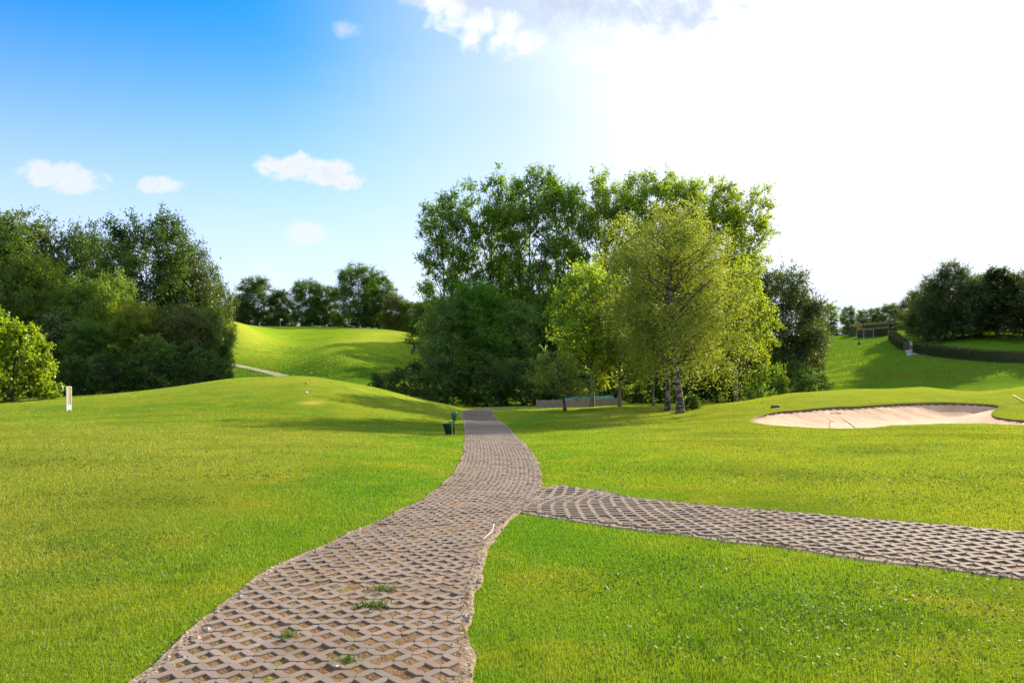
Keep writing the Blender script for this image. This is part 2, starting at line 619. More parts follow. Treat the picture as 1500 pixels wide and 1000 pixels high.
def make_concrete():
    m, t, o = mat('paver_concrete')
    co = obj_co(t)
    tone = attr(t, 'tone')
    a = t.noise(co, 3.0, 4, 0.6)
    b = t.noise(co, 160.0, 3, 0.7)
    c = t.mix(tone, (0.124, 0.098, 0.080), (0.198, 0.158, 0.130))
    c = t.mix(t.ss(a, 0.4, 0.7, 0, 0.5), c, (0.20, 0.142, 0.105))
    c = t.mix(t.ss(b, 0.42, 0.62, 0.0, 0.5), c, t.vmath('MULTIPLY', c, (0.5, 0.5, 0.5)))
    st = t.noise(t.mapping(co, (1, 1, 1), (4, 8, 1)), 1.1, 6, 0.65)
    c = t.mix(t.ss(st, 0.52, 0.68, 0.0, 0.5), c, (0.115, 0.083, 0.058))
    ms = t.noise(t.mapping(co, (1, 1, 1), (14, 3, 1)), 7.0, 5, 0.7)
    c = t.mix(t.ss(ms, 0.58, 0.70, 0.0, 0.55), c, (0.105, 0.105, 0.030))
    principled(t, o, c, 0.85, t.bump(b, 0.4, 0.004), 0.06)
    return m


def make_sand():
    m, t, o = mat('bunker_sand')
    co = obj_co(t)
    a = t.noise(co, 1.2, 4, 0.6)
    b = t.noise(t.mapping(co, (1, 3.5, 1), (0, 0, 0), (0, 0, 0.5)), 9.0, 4, 0.6)
    c = t.mix(t.ss(a, 0.35, 0.7), (0.30, 0.185, 0.115), (0.375, 0.24, 0.155))
    c = t.mix(t.ss(b, 0.55, 0.75, 0, 0.35), c, (0.235, 0.145, 0.09))
    wv = t.node('ShaderNodeTexWave')
    wv.inputs['Scale'].default_value = 5.0
    wv.inputs['Distortion'].default_value = 6.0
    wv.inputs['Detail Scale'].default_value = 0.6
    t.set(wv.inputs['Vector'], t.mapping(co, (0.5, 1.2, 1), (0, 0, 0), (0, 0, .4)))
    b = t.math('MULTIPLY_ADD', wv.outputs['Fac'], 0.5, b)
    principled(t, o, c, 0.95, t.bump(b, 0.5, 0.03), 0.1)
    return m


M['soil'] = make_soil()
M['concrete'] = make_concrete()
M['sand'] = make_sand()
M['earth'] = plain('bare_earth', (0.11, 0.08, 0.05), 0.95, 0.4, 14)
M['track'] = plain('dirt_track', (0.22, 0.195, 0.09), 0.95, 0.2, 6)
M['stone_path'] = plain('stone_path', (0.17, 0.165, 0.16), 0.9, 0.15, 6)
M['green_paint'] = plain('green_paint', (0.006, 0.075, 0.040), 0.4, 0.15, 30)
M['bin_green'] = plain('bin_plastic', (0.010, 0.028, 0.022), 0.45, 0.2, 30)
M['steel'] = plain('steel', (0.30, 0.30, 0.29), 0.45, 0.1, 40, 0.6)
M['dark_metal'] = plain('dark_metal', (0.02, 0.022, 0.02), 0.5, 0.2, 40)
M['white_paint'] = plain('white_paint', (0.50, 0.48, 0.43), 0.55, 0.06, 20)
M['sign_panel'] = plain('sign_panel', (0.24, 0.205, 0.095), 0.5, 0.12, 9)
M['wood'] = plain('weathered_wood', (0.22, 0.18, 0.135), 0.85, 0.25, 12)
M['pale_wood'] = plain('pale_wood', (0.55, 0.47, 0.30), 0.8, 0.2, 25)
M['dark_wood'] = plain('dark_wood', (0.09, 0.075, 0.05), 0.8, 0.2, 25)
M['mint_roof'] = plain('mint_roof', (0.055, 0.13, 0.085), 0.9, 0.1, 3, 0, 0.05)
M['red_paint'] = plain('red_paint', (0.45, 0.10, 0.05), 0.5, 0.1, 20)
M['skin'] = plain('skin', (0.45, 0.28, 0.20), 0.6, 0.05, 20)
M['dark_cloth'] = plain('dark_cloth', (0.016, 0.018, 0.028), 0.9, 0.2, 60)
M['navy_cloth'] = plain('navy_cloth', (0.025, 0.03, 0.06), 0.9, 0.2, 60)
M['hair'] = plain('hair', (0.03, 0.02, 0.014), 0.7, 0.2, 90)

# ------------------------------------------------------------------ outlines on the ground
def catmull(P, n):
    P = np.asarray(P, float)
    d = np.concatenate([[0], np.cumsum(np.linalg.norm(np.diff(P, axis=0), axis=1) ** 0.5)])
    out = []
    tt = np.linspace(0, d[-1], n)
    E = np.concatenate([[2 * P[0] - P[1]], P, [2 * P[-1] - P[-2]]])
    D = np.concatenate([[d[0] - (d[1] - d[0])], d, [d[-1] + d[-1] - d[-2]]])
    for t in tt:
        i = min(max(np.searchsorted(D, t, 'right') - 1, 1), len(P) - 1)
        p0, p1, p2, p3 = E[i - 1:i + 3]
        t0, t1, t2, t3 = D[i - 1:i + 3]
        a1 = (t1 - t) / (t1 - t0) * p0 + (t - t0) / (t1 - t0) * p1
        a2 = (t2 - t) / (t2 - t1) * p1 + (t - t1) / (t2 - t1) * p2
        a3 = (t3 - t) / (t3 - t2) * p2 + (t - t2) / (t3 - t2) * p3
        b1 = (t2 - t) / (t2 - t0) * a1 + (t - t0) / (t2 - t0) * a2
        b2 = (t3 - t) / (t3 - t1) * a2 + (t - t1) / (t3 - t1) * a3
        out.append((t2 - t) / (t2 - t1) * b1 + (t - t1) / (t2 - t1) * b2)
    return np.array(out)


def resample(P, step):
    d = np.concatenate([[0], np.cumsum(np.linalg.norm(np.diff(P, axis=0), axis=1))])
    s = np.arange(0, d[-1], step)
    return np.stack([np.interp(s, d, P[:, k]) for k in range(P.shape[1])], -1), s


def in_poly(x, y, P):
    ins = np.zeros(x.shape, bool)
    x0, y0 = P[:, 0], P[:, 1]
    x1, y1 = np.roll(x0, -1), np.roll(y0, -1)
    bb = (x > x0.min()) & (x < x0.max()) & (y > y0.min()) & (y < y0.max())
    ix = np.where(bb)[0]
    xs, ys = x[ix], y[ix]
    r = np.zeros(len(ix), bool)
    for a, b, c, d in zip(x0, y0, x1, y1):
        if b == d:
            continue
        r ^= ((b > ys) != (d > ys)) & (xs < (c - a) * (ys - b) / (d - b) + a)
    ins[ix] = r
    return ins


EDGE_L = [(205, 1000), (310, 900), (375, 850), (480, 800), (590, 748), (645, 715), (672, 685), (681, 655), (682, 635), (680, 618), (678, 605)]
EDGE_R = [(686, 1000), (690, 900), (697, 850), (716, 800), (742, 765), (778, 735), (792, 705), (790, 685), (776, 660), (757, 640), (738, 621), (722, 606)]
cl = []
for yy in (1000, 950, 900, 850, 800, 765, 735, 705, 680, 660, 640, 622, 606):
    lx = np.interp(-yy, [-e[1] for e in EDGE_L], [e[0] for e in EDGE_L])
    rx = np.interp(-yy, [-e[1] for e in EDGE_R], [e[0] for e in EDGE_R])
    cl.append((hit(lx, yy), hit(rx, yy)))
Lw = np.array([c[0] for c in cl])
Rw = np.array([c[1] for c in cl])
mid = (Lw + Rw) / 2
# behind the camera the path runs on; far away it bends right behind the small tree
first = mid[0] - (mid[1] - mid[0]) / np.linalg.norm(mid[1] - mid[0]) * 4.5
endp = [hit(709, 600.5), hit(742, 597.8), hit(800, 597.0), hit(880, 594.5)]
MAINC = np.concatenate([[first], mid, endp])
# true widths: chord times cosine of the slant
dirs = np.gradient(mid, axis=0)
dirs /= np.linalg.norm(dirs, axis=1)[:, None]
ch = Rw - Lw
wid = np.abs(ch[:, 0] * dirs[:, 1] - ch[:, 1] * dirs[:, 0])
print('path widths', np.round(wid, 2), 'mid', np.round(mid, 2).tolist())
WID = np.concatenate([[wid[0]], wid, [1.5, 1.4, 1.4, 1.4]])
full = catmull(np.concatenate([MAINC, WID[:, None]], 1), 500)
MAIN, MS = resample(full, 0.11)

SU = [(800, 702), (830, 716), (900, 727), (1000, 738), (1100, 747), (1200, 755), (1300, 764), (1400, 772), (1500, 780), (1640, 792), (2000, 822), (2600, 872)]
SL = [(752, 757), (800, 758), (850, 765), (900, 772), (1000, 785), (1100, 797), (1200, 810), (1300, 823), (1400, 837), (1500, 852), (1640, 880), (2000, 958), (2600, 1090)]
sm = []
for k in range(10):
    a, b = hit(*SU[k]), hit(*SL[k + 1])
    sm.append((a, b))
sdir = np.array([(a + b) / 2 for a, b in sm])
sd_ = np.gradient(sdir, axis=0)
sd_ /= np.linalg.norm(sd_, axis=1)[:, None]
# perpendicular width and centre from the two edge polylines
Su = catmull([hit(*p) for p in SU], 200)
Sl = catmull([hit(*p) for p in SL], 200)
cs, ws = [], []
for p in Su[50::9]:
    dd = np.linalg.norm(Sl - p, axis=1)
    j = np.argmin(dd)
    cs.append((p + Sl[j]) / 2)
    ws.append(dd[j])
print('side widths', np.round(ws, 2))
cs = [hit(735, 727), hit(785, 732), hit(835, 739)] + cs
ws = [3.6, 2.9, 2.15] + ws
full2 = catmull(np.concatenate([np.array(cs), np.array(ws)[:, None]], 1), 300)
SIDE, SS_ = resample(full2, 0.11)


def strip_edges(C, extra=0.0):
    d = np.gradient(C[:, :2], axis=0)
    d /= np.linalg.norm(d, axis=1)[:, None]
    nrm = np.stack([d[:, 1], -d[:, 0]], -1)          # to the right
    h = (C[:, 2] / 2 + extra)[:, None]
    return C[:, :2] - nrm * h, C[:, :2] + nrm * h, nrm


def wob(n, seed, amp, step):
    r = np.random.default_rng(seed)
    k = max(4, int(n / step))
    return np.interp(np.arange(n), np.linspace(0, n - 1, k), r.normal(0, amp, k)) + r.normal(0, amp * 0.25, n)


def strip_poly(C, extra, seed, amp=0.045):
    L, R, nrm = strip_edges(C, extra)
    L = L - nrm * wob(len(C), seed, amp, 4)[:, None]
    R = R + nrm * wob(len(C), seed + 1, amp, 4)[:, None]
    return L, R


ML, MR = strip_poly(MAIN, 0.03, 11, 0.026)
SLft, SRgt = strip_poly(SIDE, 0.03, 13, 0.03)
MAIN_POLY = np.concatenate([ML, MR[::-1]])
SIDE_POLY = np.concatenate([SLft, SRgt[::-1]])

BUNK = [(1098, 617.5), (1112, 609), (1140, 603), (1180, 599.5), (1230, 596), (1280, 593.5), (1320, 591.2), (1360, 590), (1410, 590.4), (1446, 592.2), (1462, 595.0),
        (1456, 600), (1453, 605), (1459, 610), (1480, 613.5), (1510, 616.0), (1560, 617.5), (1600, 619.5), (1590, 622.5), (1520, 624), (1480, 622.5), (1420, 620.5), (1360, 621.5), (1310, 624),
        (1260, 627.5), (1210, 628), (1160, 625.5), (1120, 621.5)]
BP = np.array([hit(*p) for p in BUNK])
BP = catmull(np.concatenate([BP, BP[:1]]), 240)[:-1]

# ------------------------------------------------------------------ ground
def rows():
    ys = list(np.arange(-14, 2.5, 1.0))
    y = 2.5
    while y < 3000:
        ys.append(y)
        y += max(0.16, 0.0105 * y) if y < 130 else 0.05 * y
    return np.array(ys)


YR = rows()
NU = 330
U = np.linspace(-1, 1, NU)
XX = U[None, :] * (11 + 0.82 * np.maximum(YR, 0))[:, None]
YY = np.broadcast_to(YR[:, None], XX.shape)
ZZ = HT(XX, YY)
# small unevenness
ZZ = ZZ + 0.02 * np.sin(XX * 0.9 + 1.3 * np.sin(YY * 0.5)) * np.sin(YY * 0.7 + 0.8) * np.clip((np.abs(XX - np.interp(YY, MAIN[:, 1], MAIN[:, 0])) - 1.5) / 3, 0, 1) * (YY > 3)
V = np.stack([XX, YY, ZZ], -1).reshape(-1, 3)
idx = np.arange(len(V)).reshape(XX.shape)
Q = np.stack([idx[:-1, :-1], idx[:-1, 1:], idx[1:, 1:], idx[1:, :-1]], -1).reshape(-1, 4)
inb = in_poly(V[:, 0], V[:, 1], BP)
Q = Q[~inb[Q].any(1)]
gx, gy = V[:, 0], V[:, 1]
ppx = CX + gx / np.maximum(gy, 1) * F


def bumpf(px, y, wpx, wy):
    return np.exp(-((ppx - px) / wpx) ** 2 - ((gy - D(y)) / wy) ** 2)


dry = 0.45 * bumpf(360, 118, 34, 12) + 0.5 * bumpf(560, 140, 45, 12) + 0.35 * bumpf(520, 122, 60, 5) + np.exp(-((gx - hit(457, 590)[0]) / .6) ** 2 - ((gy - hit(457, 590)[1]) / 1.3) ** 2)
dry += 0.25 * np.clip((gy - 40) / 10, 0, 1) * np.clip((90 - gy) / 10, 0, 1)
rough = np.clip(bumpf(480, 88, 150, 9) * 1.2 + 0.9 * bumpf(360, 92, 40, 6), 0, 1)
rough += 0.85 * np.clip((gy - 80) / 10, 0, 1) * (ppx > 1000)  # right slope: turf colour darkened to stand in for deeper shade
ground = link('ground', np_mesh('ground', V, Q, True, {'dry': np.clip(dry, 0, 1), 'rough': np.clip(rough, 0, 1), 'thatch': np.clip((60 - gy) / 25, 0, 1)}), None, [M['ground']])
tag(ground, kind='structure')


# bunker: collar of turf round the hole, earth lip, sand floor
def offset_poly(P, d):
    t = np.roll(P, -1, 0) - np.roll(P, 1, 0)
    t /= np.linalg.norm(t, axis=1)[:, None]
    return P + np.stack([t[:, 1], -t[:, 0]], -1) * d


area = 0.5 * np.sum(BP[:, 0] * np.roll(BP[:, 1], -1) - np.roll(BP[:, 0], -1) * BP[:, 1])
sgn = 1.0 if area > 0 else -1.0          # offset_poly(+) points outwards for a counter-clockwise outline
n = len(BP)
rim_n = np.interp(np.arange(n), np.arange(0, n + 6, 6), RNG.normal(0, .03, len(np.arange(0, n + 6, 6)))) + RNG.normal(0, 0.012, n)
ring = []
for d, dzv in ((0.9, -0.03), (0.45, 0.02), (0.12, 0.035), (0.0, 0.01)):
    P = offset_poly(BP, sgn * d)
    ring.append(np.column_stack([P, HT(P[:, 0], P[:, 1]) + dzv + (rim_n * 0.5 if d < 0.2 else 0)]))
V = np.concatenate(ring)
ii = np.arange(4 * n).reshape(4, n)
nx = np.roll(ii, -1, 1)
Qr = np.stack([ii[:-1], nx[:-1], nx[1:], ii[1:]], -1).reshape(-1, 4)
collar = link('turf_edge', np_mesh('turf_edge', V, Qr, True, {'dry': np.full(len(V), .12), 'rough': np.zeros(len(V)), 'thatch': np.full(len(V), .6)}), None, [M['ground']])
tag(collar, kind='structure')
z_rim = HT(BP[:, 0], BP[:, 1])


def sand_z(x, y):
    d = np.full(np.shape(x), 9.0)
    for q in BP[::2]:
        d = np.minimum(d, np.hypot(x - q[0], y - q[1]))
    bank = np.clip(1 - d / 2.2, 0, 1) ** 1.6          # sand splashed up against the lip
    return HT(x, y) - 0.60 + 0.53 * bank + 0.02 * np.sin(x * 2.1 + y) * np.sin(y * 1.7)


lipb = offset_poly(BP, sgn * 0.06)
V = np.concatenate([np.column_stack([BP, z_rim + 0.01 + rim_n * 0.5]), np.column_stack([lipb, sand_z(lipb[:, 0], lipb[:, 1]) - 0.1])])
ii = np.arange(2 * n).reshape(2, n)
nx = np.roll(ii, -1, 1)
lip = link('bunker_lip', np_mesh('bunker_lip', V, np.stack([ii[0], nx[0], nx[1], ii[1]], -1), True), None, [M['earth']])
tag(lip, kind='structure')
bx0, bx1, by0, by1 = BP[:, 0].min() - .3, BP[:, 0].max() + .3, BP[:, 1].min() - .3, BP[:, 1].max() + .3
sx, sy = np.meshgrid(np.arange(bx0, bx1, 0.16), np.arange(by0, by1, 0.16))
V = np.stack([sx, sy, sand_z(sx, sy)], -1).reshape(-1, 3)
V[:, 2] += RNG.normal(0, 0.006, len(V))
idx = np.arange(len(V)).reshape(sx.shape)
Q = np.stack([idx[:-1, :-1], idx[:-1, 1:], idx[1:, 1:], idx[1:, :-1]], -1).reshape(-1, 4)
near = in_poly(V[:, 0], V[:, 1], offset_poly(BP, sgn * 0.25))
sand = link('bunker_sand', np_mesh('bunker_sand', V, Q[near[Q].all(1)], True), None, [M['sand']])
tag(sand, kind='structure')


# ------------------------------------------------------------------ paved path
def path_bed(name, C, L, R, skip=None):
    T = np.array([0, .012, .125, .25, .375, .5, .625, .75, .875, .988, 1.0])
    k = len(T)
    P = L[:, None] * (1 - T)[None, :, None] + R[:, None] * T[None, :, None]
    z = HT(P[..., 0], P[..., 1]) + 0.022 - 0.03 * (np.abs(T - 0.5) > 0.49)[None]
    V = np.concatenate([P, z[..., None]], -1).reshape(-1, 3)
    dd = np.linalg.norm(P - C[:, None, :2], axis=-1) / (C[:, 2:3] / 2)
    edge = np.clip((dd - 0.90) / 0.14, 0, 1).ravel()
    idx = np.arange(len(V)).reshape(len(L), k)
    Q = np.stack([idx[:-1, :-1], idx[:-1, 1:], idx[1:, 1:], idx[1:, :-1]], -1).reshape(-1, 4)
    if skip is not None:
        s = skip(V[:, 0], V[:, 1])
        Q = Q[~s[Q].all(1)]
        V[:, 2] -= 0.006
    o = link(name, np_mesh(name, V, Q, False, {'edge': edge}), None, [M['soil']])
    return tag(o, kind='structure')


def pavers(parent, C, S, ncell, pitch, seed, skip=None, shoulder=0.93):
    r = np.random.default_rng(seed)
    d = np.gradient(C[:, :2], axis=0)
    d /= np.linalg.norm(d, axis=1)[:, None]
    nrm = np.stack([d[:, 1], -d[:, 0]], -1)
    total = S[-1]

    def at(s, t):
        x = np.interp(s, S, C[:, 0])
        y = np.interp(s, S, C[:, 1])
        a = np.interp(s, S, nrm[:, 0])
        b = np.interp(s, S, nrm[:, 1])
        wv = np.interp(s, S, C[:, 2]) * shoulder * t
        return np.stack([x + a * wv, y + b * wv], -1)
    A, B = [], []
    nr = int(total / (pitch / 2))
    # slab joints every few cells: rows shift slightly, like laid slabs
    for j in range(nr):
        for i in range(ncell + 1):
            off = 0.5 * (j % 2)
            t0 = (i + off) / ncell - 0.5
            for sg in (-0.5, 0.5):
                t1 = t0 + sg / ncell
                if max(abs(t0), abs(t1)) > 0.5 + 1e-6:
                    continue
                A.append((j * pitch / 2, t0))
                B.append(((j + 1) * pitch / 2, t1))
    A = np.array(A)
    B = np.array(B)
    a = at(A[:, 0], A[:, 1])
    b = at(B[:, 0], B[:, 1])
    mid_ = (a + b) / 2
    if skip is not None:
        k = ~skip(mid_[:, 0], mid_[:, 1])
        a, b, mid_, A = a[k], b[k], mid_[k], A[k]
    # some edge bars are missing or buried
    n = len(a)
    keep = r.random(n) > 0.01
    a, b, mid_, A = a[keep], b[keep], mid_[keep], A[keep]
    n = len(a)
    u = b - a
    ln = np.linalg.norm(u, axis=1)[:, None]
    u /= ln
    v = np.stack([-u[:, 1], u[:, 0]], -1)
    hw = 0.0275
    # pointed hexagonal bar: two tips, four shoulders
    prof = [(-0.468, 0.0), (-0.315, 1.0), (0.315, 1.0), (0.468, 0.0), (0.315, -1.0), (-0.315, -1.0)]
    slab = np.floor(A[:, 0] / (pitch * 1.5)) * 13 + np.floor((A[:, 1] + 0.5) * 3.2)
    slab_z = np.random.default_rng(seed + 5).normal(0, 0.006, 4000)[slab.astype(int) % 4000]
    slab_t = np.random.default_rng(seed + 6).normal(0, 0.16, 4000)[slab.astype(int) % 4000]
    zt = HT(mid_[:, 0], mid_[:, 1]) + 0.030 + slab_z * .45 + r.normal(0, 0.003, n)
    VV = []
    for (lz, sc_, ins) in ((-0.06, 1.0, 1.0), (-0.003, 1.0, 1.0), (0.0, 0.985, 0.92)):
        for (e, f) in prof:
            p = mid_ + u * (e * sc_ * ln) + v * (f * hw * ins)
            VV.append(np.column_stack([p, zt + lz]))
    VV = np.stack(VV, 1)                      # n,18,3
    base = np.arange(n)[:, None] * 18
    q = []
    for rr in range(2):
        for i in range(6):
            j = (i + 1) % 6
            q.append((rr * 6 + i, rr * 6 + j, rr * 6 + 6 + j, rr * 6 + 6 + i))
    # profile runs clockwise, so reverse for outward faces
    q = np.array(q)[:, ::-1]
    top = np.array([[17, 16, 15, 14, 13, 12]])
    Fq = (base[:, :, None] + q[None]).reshape(-1, 4)
    Ft = (base[:, :, None] + top[None]).reshape(-1, 6)
    tone = np.repeat(np.clip(0.5 + slab_t + r.normal(0, 0.14, n), 0, 1), 18)
    me = np_mesh('paving', VV.reshape(-1, 3), [Fq, Ft], False, {'tone': tone})
    o = link('paving', me, parent, [M['concrete']])
    return o


def in_main(x, y):
    L, R, _ = strip_edges(MAIN, -0.06)
    return in_poly(x, y, np.concatenate([L, R[::-1]]))


bed = path_bed('path', MAIN, ML, MR)
pavers(bed, MAIN, MS, 9, 0.225, 3)
bed2 = path_bed('path', SIDE, SLft, SRgt, lambda x, y: in_poly(x, y, np.concatenate([strip_edges(MAIN, -0.1)[0], strip_edges(MAIN, -0.1)[1][::-1]])))
pavers(bed2, SIDE, SS_, 8, 0.225, 4, in_main)


def ribbon(name, pts, width, m, y0=90, y1=240, lift=0.03):
    P = np.array([hit(a, b, y0, y1) for a, b in pts])
    P = catmull(P, 60)
    d = np.gradient(P, axis=0)
    d /= np.linalg.norm(d, axis=1)[:, None]
    nr = np.stack([d[:, 1], -d[:, 0]], -1)
    V = []
    for t in (-.5, -.25, 0, .25, .5):
        p = P + nr * width * t
        V.append(np.column_stack([p, HT(p[:, 0], p[:, 1]) + lift]))
    V = np.stack(V, 1).reshape(-1, 3)
    idx = np.arange(len(V)).reshape(60, 5)
    Q = np.stack([idx[:-1, :-1], idx[:-1, 1:], idx[1:, 1:], idx[1:, :-1]], -1).reshape(-1, 4)
    o = link(name, np_mesh(name, V, Q, True), None, [m])
    return tag(o, kind='structure')


ribbon('track', [(322, 532), (345, 535), (375, 541), (400, 547), (425, 553)], 1.3, M['track'])
ribbon('footpath', [(1338, 520), (1330, 505), (1322, 497), (1310, 490)], 1.6, M['stone_path'])

# ------------------------------------------------------------------ turf blades
def scatter_lawn(n_target, y0, y1, expo, seed):
    r = np.random.default_rng(seed)
    ys = np.geomspace(y0, y1, 4000)
    wdt = 1.40 * ys + 4.0
    pdf = ys ** (-expo) * wdt
    cdf = np.concatenate([[0], np.cumsum((pdf[1:] + pdf[:-1]) / 2 * np.diff(ys))])
    y = np.interp(r.random(n_target) * cdf[-1], cdf, ys)
    x = (r.random(n_target) - 0.5) * (1.40 * y + 4.0)
    return x, y, r


def off_lawn(x, y):
    return in_poly(x, y, MAIN_POLY) | in_poly(x, y, SIDE_POLY) | in_poly(x, y, BP)


x, y, r = scatter_lawn(1500000, 2.6, 66, 1.75, 21)
ok = ~off_lawn(x + r.normal(0, .05, len(x)), y + r.normal(0, .05, len(x)))
bare = hit(457, 590)
ok &= ~((((x - bare[0]) / .75) ** 2 + ((y - bare[1]) / 1.5) ** 2 < 1) & (r.random(len(x)) < .85))
x, y = x[ok], y[ok]
n = len(x)
z = HT(x, y)
# blade size follows the patchiness of the sward
pn = np.sin(x * 1.7 + 2.0 * np.sin(y * 0.9)) * np.sin(y * 1.3 + 1.7 * np.sin(x * 0.8))
bh = (0.022 + 0.006 * pn + r.gamma(2.0, 0.004, n)) * np.clip(y / 12, 1, 1.25)
bw = 0.0036 * (np.maximum(y, 3.0) / 4.0) ** 0.7
ang = r.random(n) * 2 * pi
lean = r.normal(0, 0.55, n)
la = r.random(n) * 2 * pi
ca, sa = np.cos(ang), np.sin(ang)
bx = np.stack([ca * bw / 2, sa * bw / 2, np.zeros(n)], -1)
P0 = np.stack([x, y, z - 0.004], -1)
tip = P0 + np.stack([np.cos(la) * lean * bh, np.sin(la) * lean * bh, bh], -1)
V = np.stack([P0 - bx, P0 + bx, tip], 1).reshape(-1, 3)
def lumps(x, y, f, seed):
    q = np.random.default_rng(seed)
    v = 0
    for k_ in range(5):
        a_, b_, ph = q.normal(0, f, 3)
        a2, b2, p2 = q.normal(0, f * 1.7, 3)
        v = v + np.sin(a_ * x + b_ * y + ph * 9 + 1.4 * np.sin(a2 * x + b2 * y + p2 * 9))
    return v / 5


tuft = np.clip(lumps(x, y, 4.5, 3) * 2.0 - 0.2, 0, 1) * np.clip(lumps(x, y, .7, 8) * 2 + .6, 0, 1)
tip[:, 2] += tuft * bh * 0.55
V = np.stack([P0 - bx, P0 + bx, tip], 1).reshape(-1, 3)
tone = np.repeat(np.clip(r.normal(0.5, 0.2, n) - tuft * 0.6, 0, 1), 3)
# longer rough on the banks of the far fairway
m_ = 220000
yy_ = r.uniform(92, 152, m_)
pp_ = np.where(r.random(m_) < .5, r.uniform(325, 640, m_), r.uniform(1180, 1540, m_))
xx_ = (pp_ - CX) * yy_ / F
zz_ = HT(xx_, yy_)
row_ = HY - (zz_ - EYE) * F / yy_
pk = np.exp(-((row_ - np.where(pp_ > 1000, 545, 532)) / np.where(pp_ > 1000, 25.0, 17.0)) ** 2) * np.clip(.5 + lumps(xx_, yy_, .5, 4) * 1.3, 0, 1) > r.random(m_)
xx_, yy_, zz_ = xx_[pk], yy_[pk], zz_[pk]
m_ = len(xx_)
hh_ = r.uniform(.05, .15, m_)
aa_ = r.random(m_) * 6.28
bb_ = np.stack([np.cos(aa_), np.sin(aa_), 0 * aa_], -1) * .07
Q0 = np.stack([xx_, yy_, zz_ - .02], -1)
Q1 = Q0 + np.stack([r.normal(0, .4, m_) * hh_, r.normal(0, .4, m_) * hh_, hh_], -1)
V = np.concatenate([V, np.stack([Q0 - bb_, Q0 + bb_, Q1], 1).reshape(-1, 3)])
tone = np.concatenate([tone, np.repeat(np.clip(r.normal(.15, .15, m_), 0, 1), 3)])
n = n + m_
grass = link('grass', np_mesh('grass', V, np.arange(3 * n).reshape(n, 3), False, {'tone': tone}), None, [M['blade']])
tag(grass, 'short mown yellow green lawn grass', 'grass', kind='stuff')

# clover and plantain: broad shiny leaves in loose patches
M['clover'] = make_leaf('clover_leaf', (0.035, 0.085, 0.008), (0.08, 0.135, 0.012), (0.13, 0.19, 0.012), 0.35, 0.012)
pc = []
for (px, py, rad, k) in ((1200, 910, .35, 260), (1100, 880, .3, 160), (1010, 830, .3, 150), (950, 850, .25, 80), (1330, 860, .35, 140), (1280, 960, .4, 160), (1440, 900, .4, 120), (1000, 950, .3, 90),
                         (860, 860, .3, 80), (1120, 770, .3, 10), (1300, 735, .6, 160), (1140, 700, .6, 120), (1430, 700, .8, 140), (960, 690, .6, 70), (1240, 660, 1.0, 100),
                         (60, 680, .8, 200), (150, 740, .5, 120), (170, 720, .4, 60), (40, 775, .35, 120), (240, 735, .3, 90), (120, 800, .35, 90), (175, 815, .2, 80), (230, 790, .25, 70), (330, 700, .6, 90), (60, 850, .3, 60)):
    g = hit(px, py)
    pc.append((g, rad, k))
xs, ys, zs = [], [], []
rr = np.random.default_rng(5)
for g, rad, k in pc:
    k = int(k * 3.5)
    p = g + rr.normal(0, rad, (k, 2)) * (1.5, 0.8)
    xs.append(p[:, 0])
    ys.append(p[:, 1])
x = np.concatenate(xs)
y = np.concatenate(ys)
x2, y2, _ = scatter_lawn(3500, 3, 26, 1.3, 77)
x = np.concatenate([x, x2])
y = np.concatenate([y, y2])
ok = ~off_lawn(x, y)
x, y = x[ok], y[ok]
n = len(x)
z = HT(x, y) + rr.uniform(0.03, 0.05, n)
s = rr.uniform(0.008, 0.017, n) * np.clip(y / 8, 1, 1.8)
a = rr.random(n) * 2 * pi
d1 = np.stack([np.cos(a), np.sin(a), rr.normal(0, .35, n)], -1) * s[:, None]
d2 = np.stack([-np.sin(a), np.cos(a), rr.normal(0, .35, n)], -1) * s[:, None] * 0.6
P0 = np.stack([x, y, z], -1)
V = np.stack([P0 - d1, P0 - d2, P0 + d1, P0 + d2], 1).reshape(-1, 3)
clover = link('clover', np_mesh('clover', V, np.arange(4 * n).reshape(n, 4), False, {'tone': np.repeat(rr.random(n), 4)}), None, [M['clover']])
tag(clover, 'scattered clover and broadleaf weeds in the lawn', 'clover', kind='stuff')


# ------------------------------------------------------------------ trees
def leaf_quads(P, size, r, up=0.55, aspect=0.62, fold=0.0):
    """rhombic leaves at P"""
    n = len(P)
    nrm = r.normal(0, 1, (n, 3))
    nrm[:, 2] = np.abs(nrm[:, 2]) + up
    nrm /= np.linalg.norm(nrm, axis=1)[:, None]
    t = r.normal(0, 1, (n, 3))
    t -= nrm * (t * nrm).sum(1)[:, None]
    t /= np.linalg.norm(t, axis=1)[:, None] + 1e-9
    b = np.cross(nrm, t)
    s = (size * r.uniform(0.65, 1.3, n))[:, None]
    V = np.stack([P - t * s * .5, P + b * s * aspect * .5 - t * s * .06, P + t * s * .5, P - b * s * aspect * .5 - t * s * .06], 1)
    return V.reshape(-1, 3)


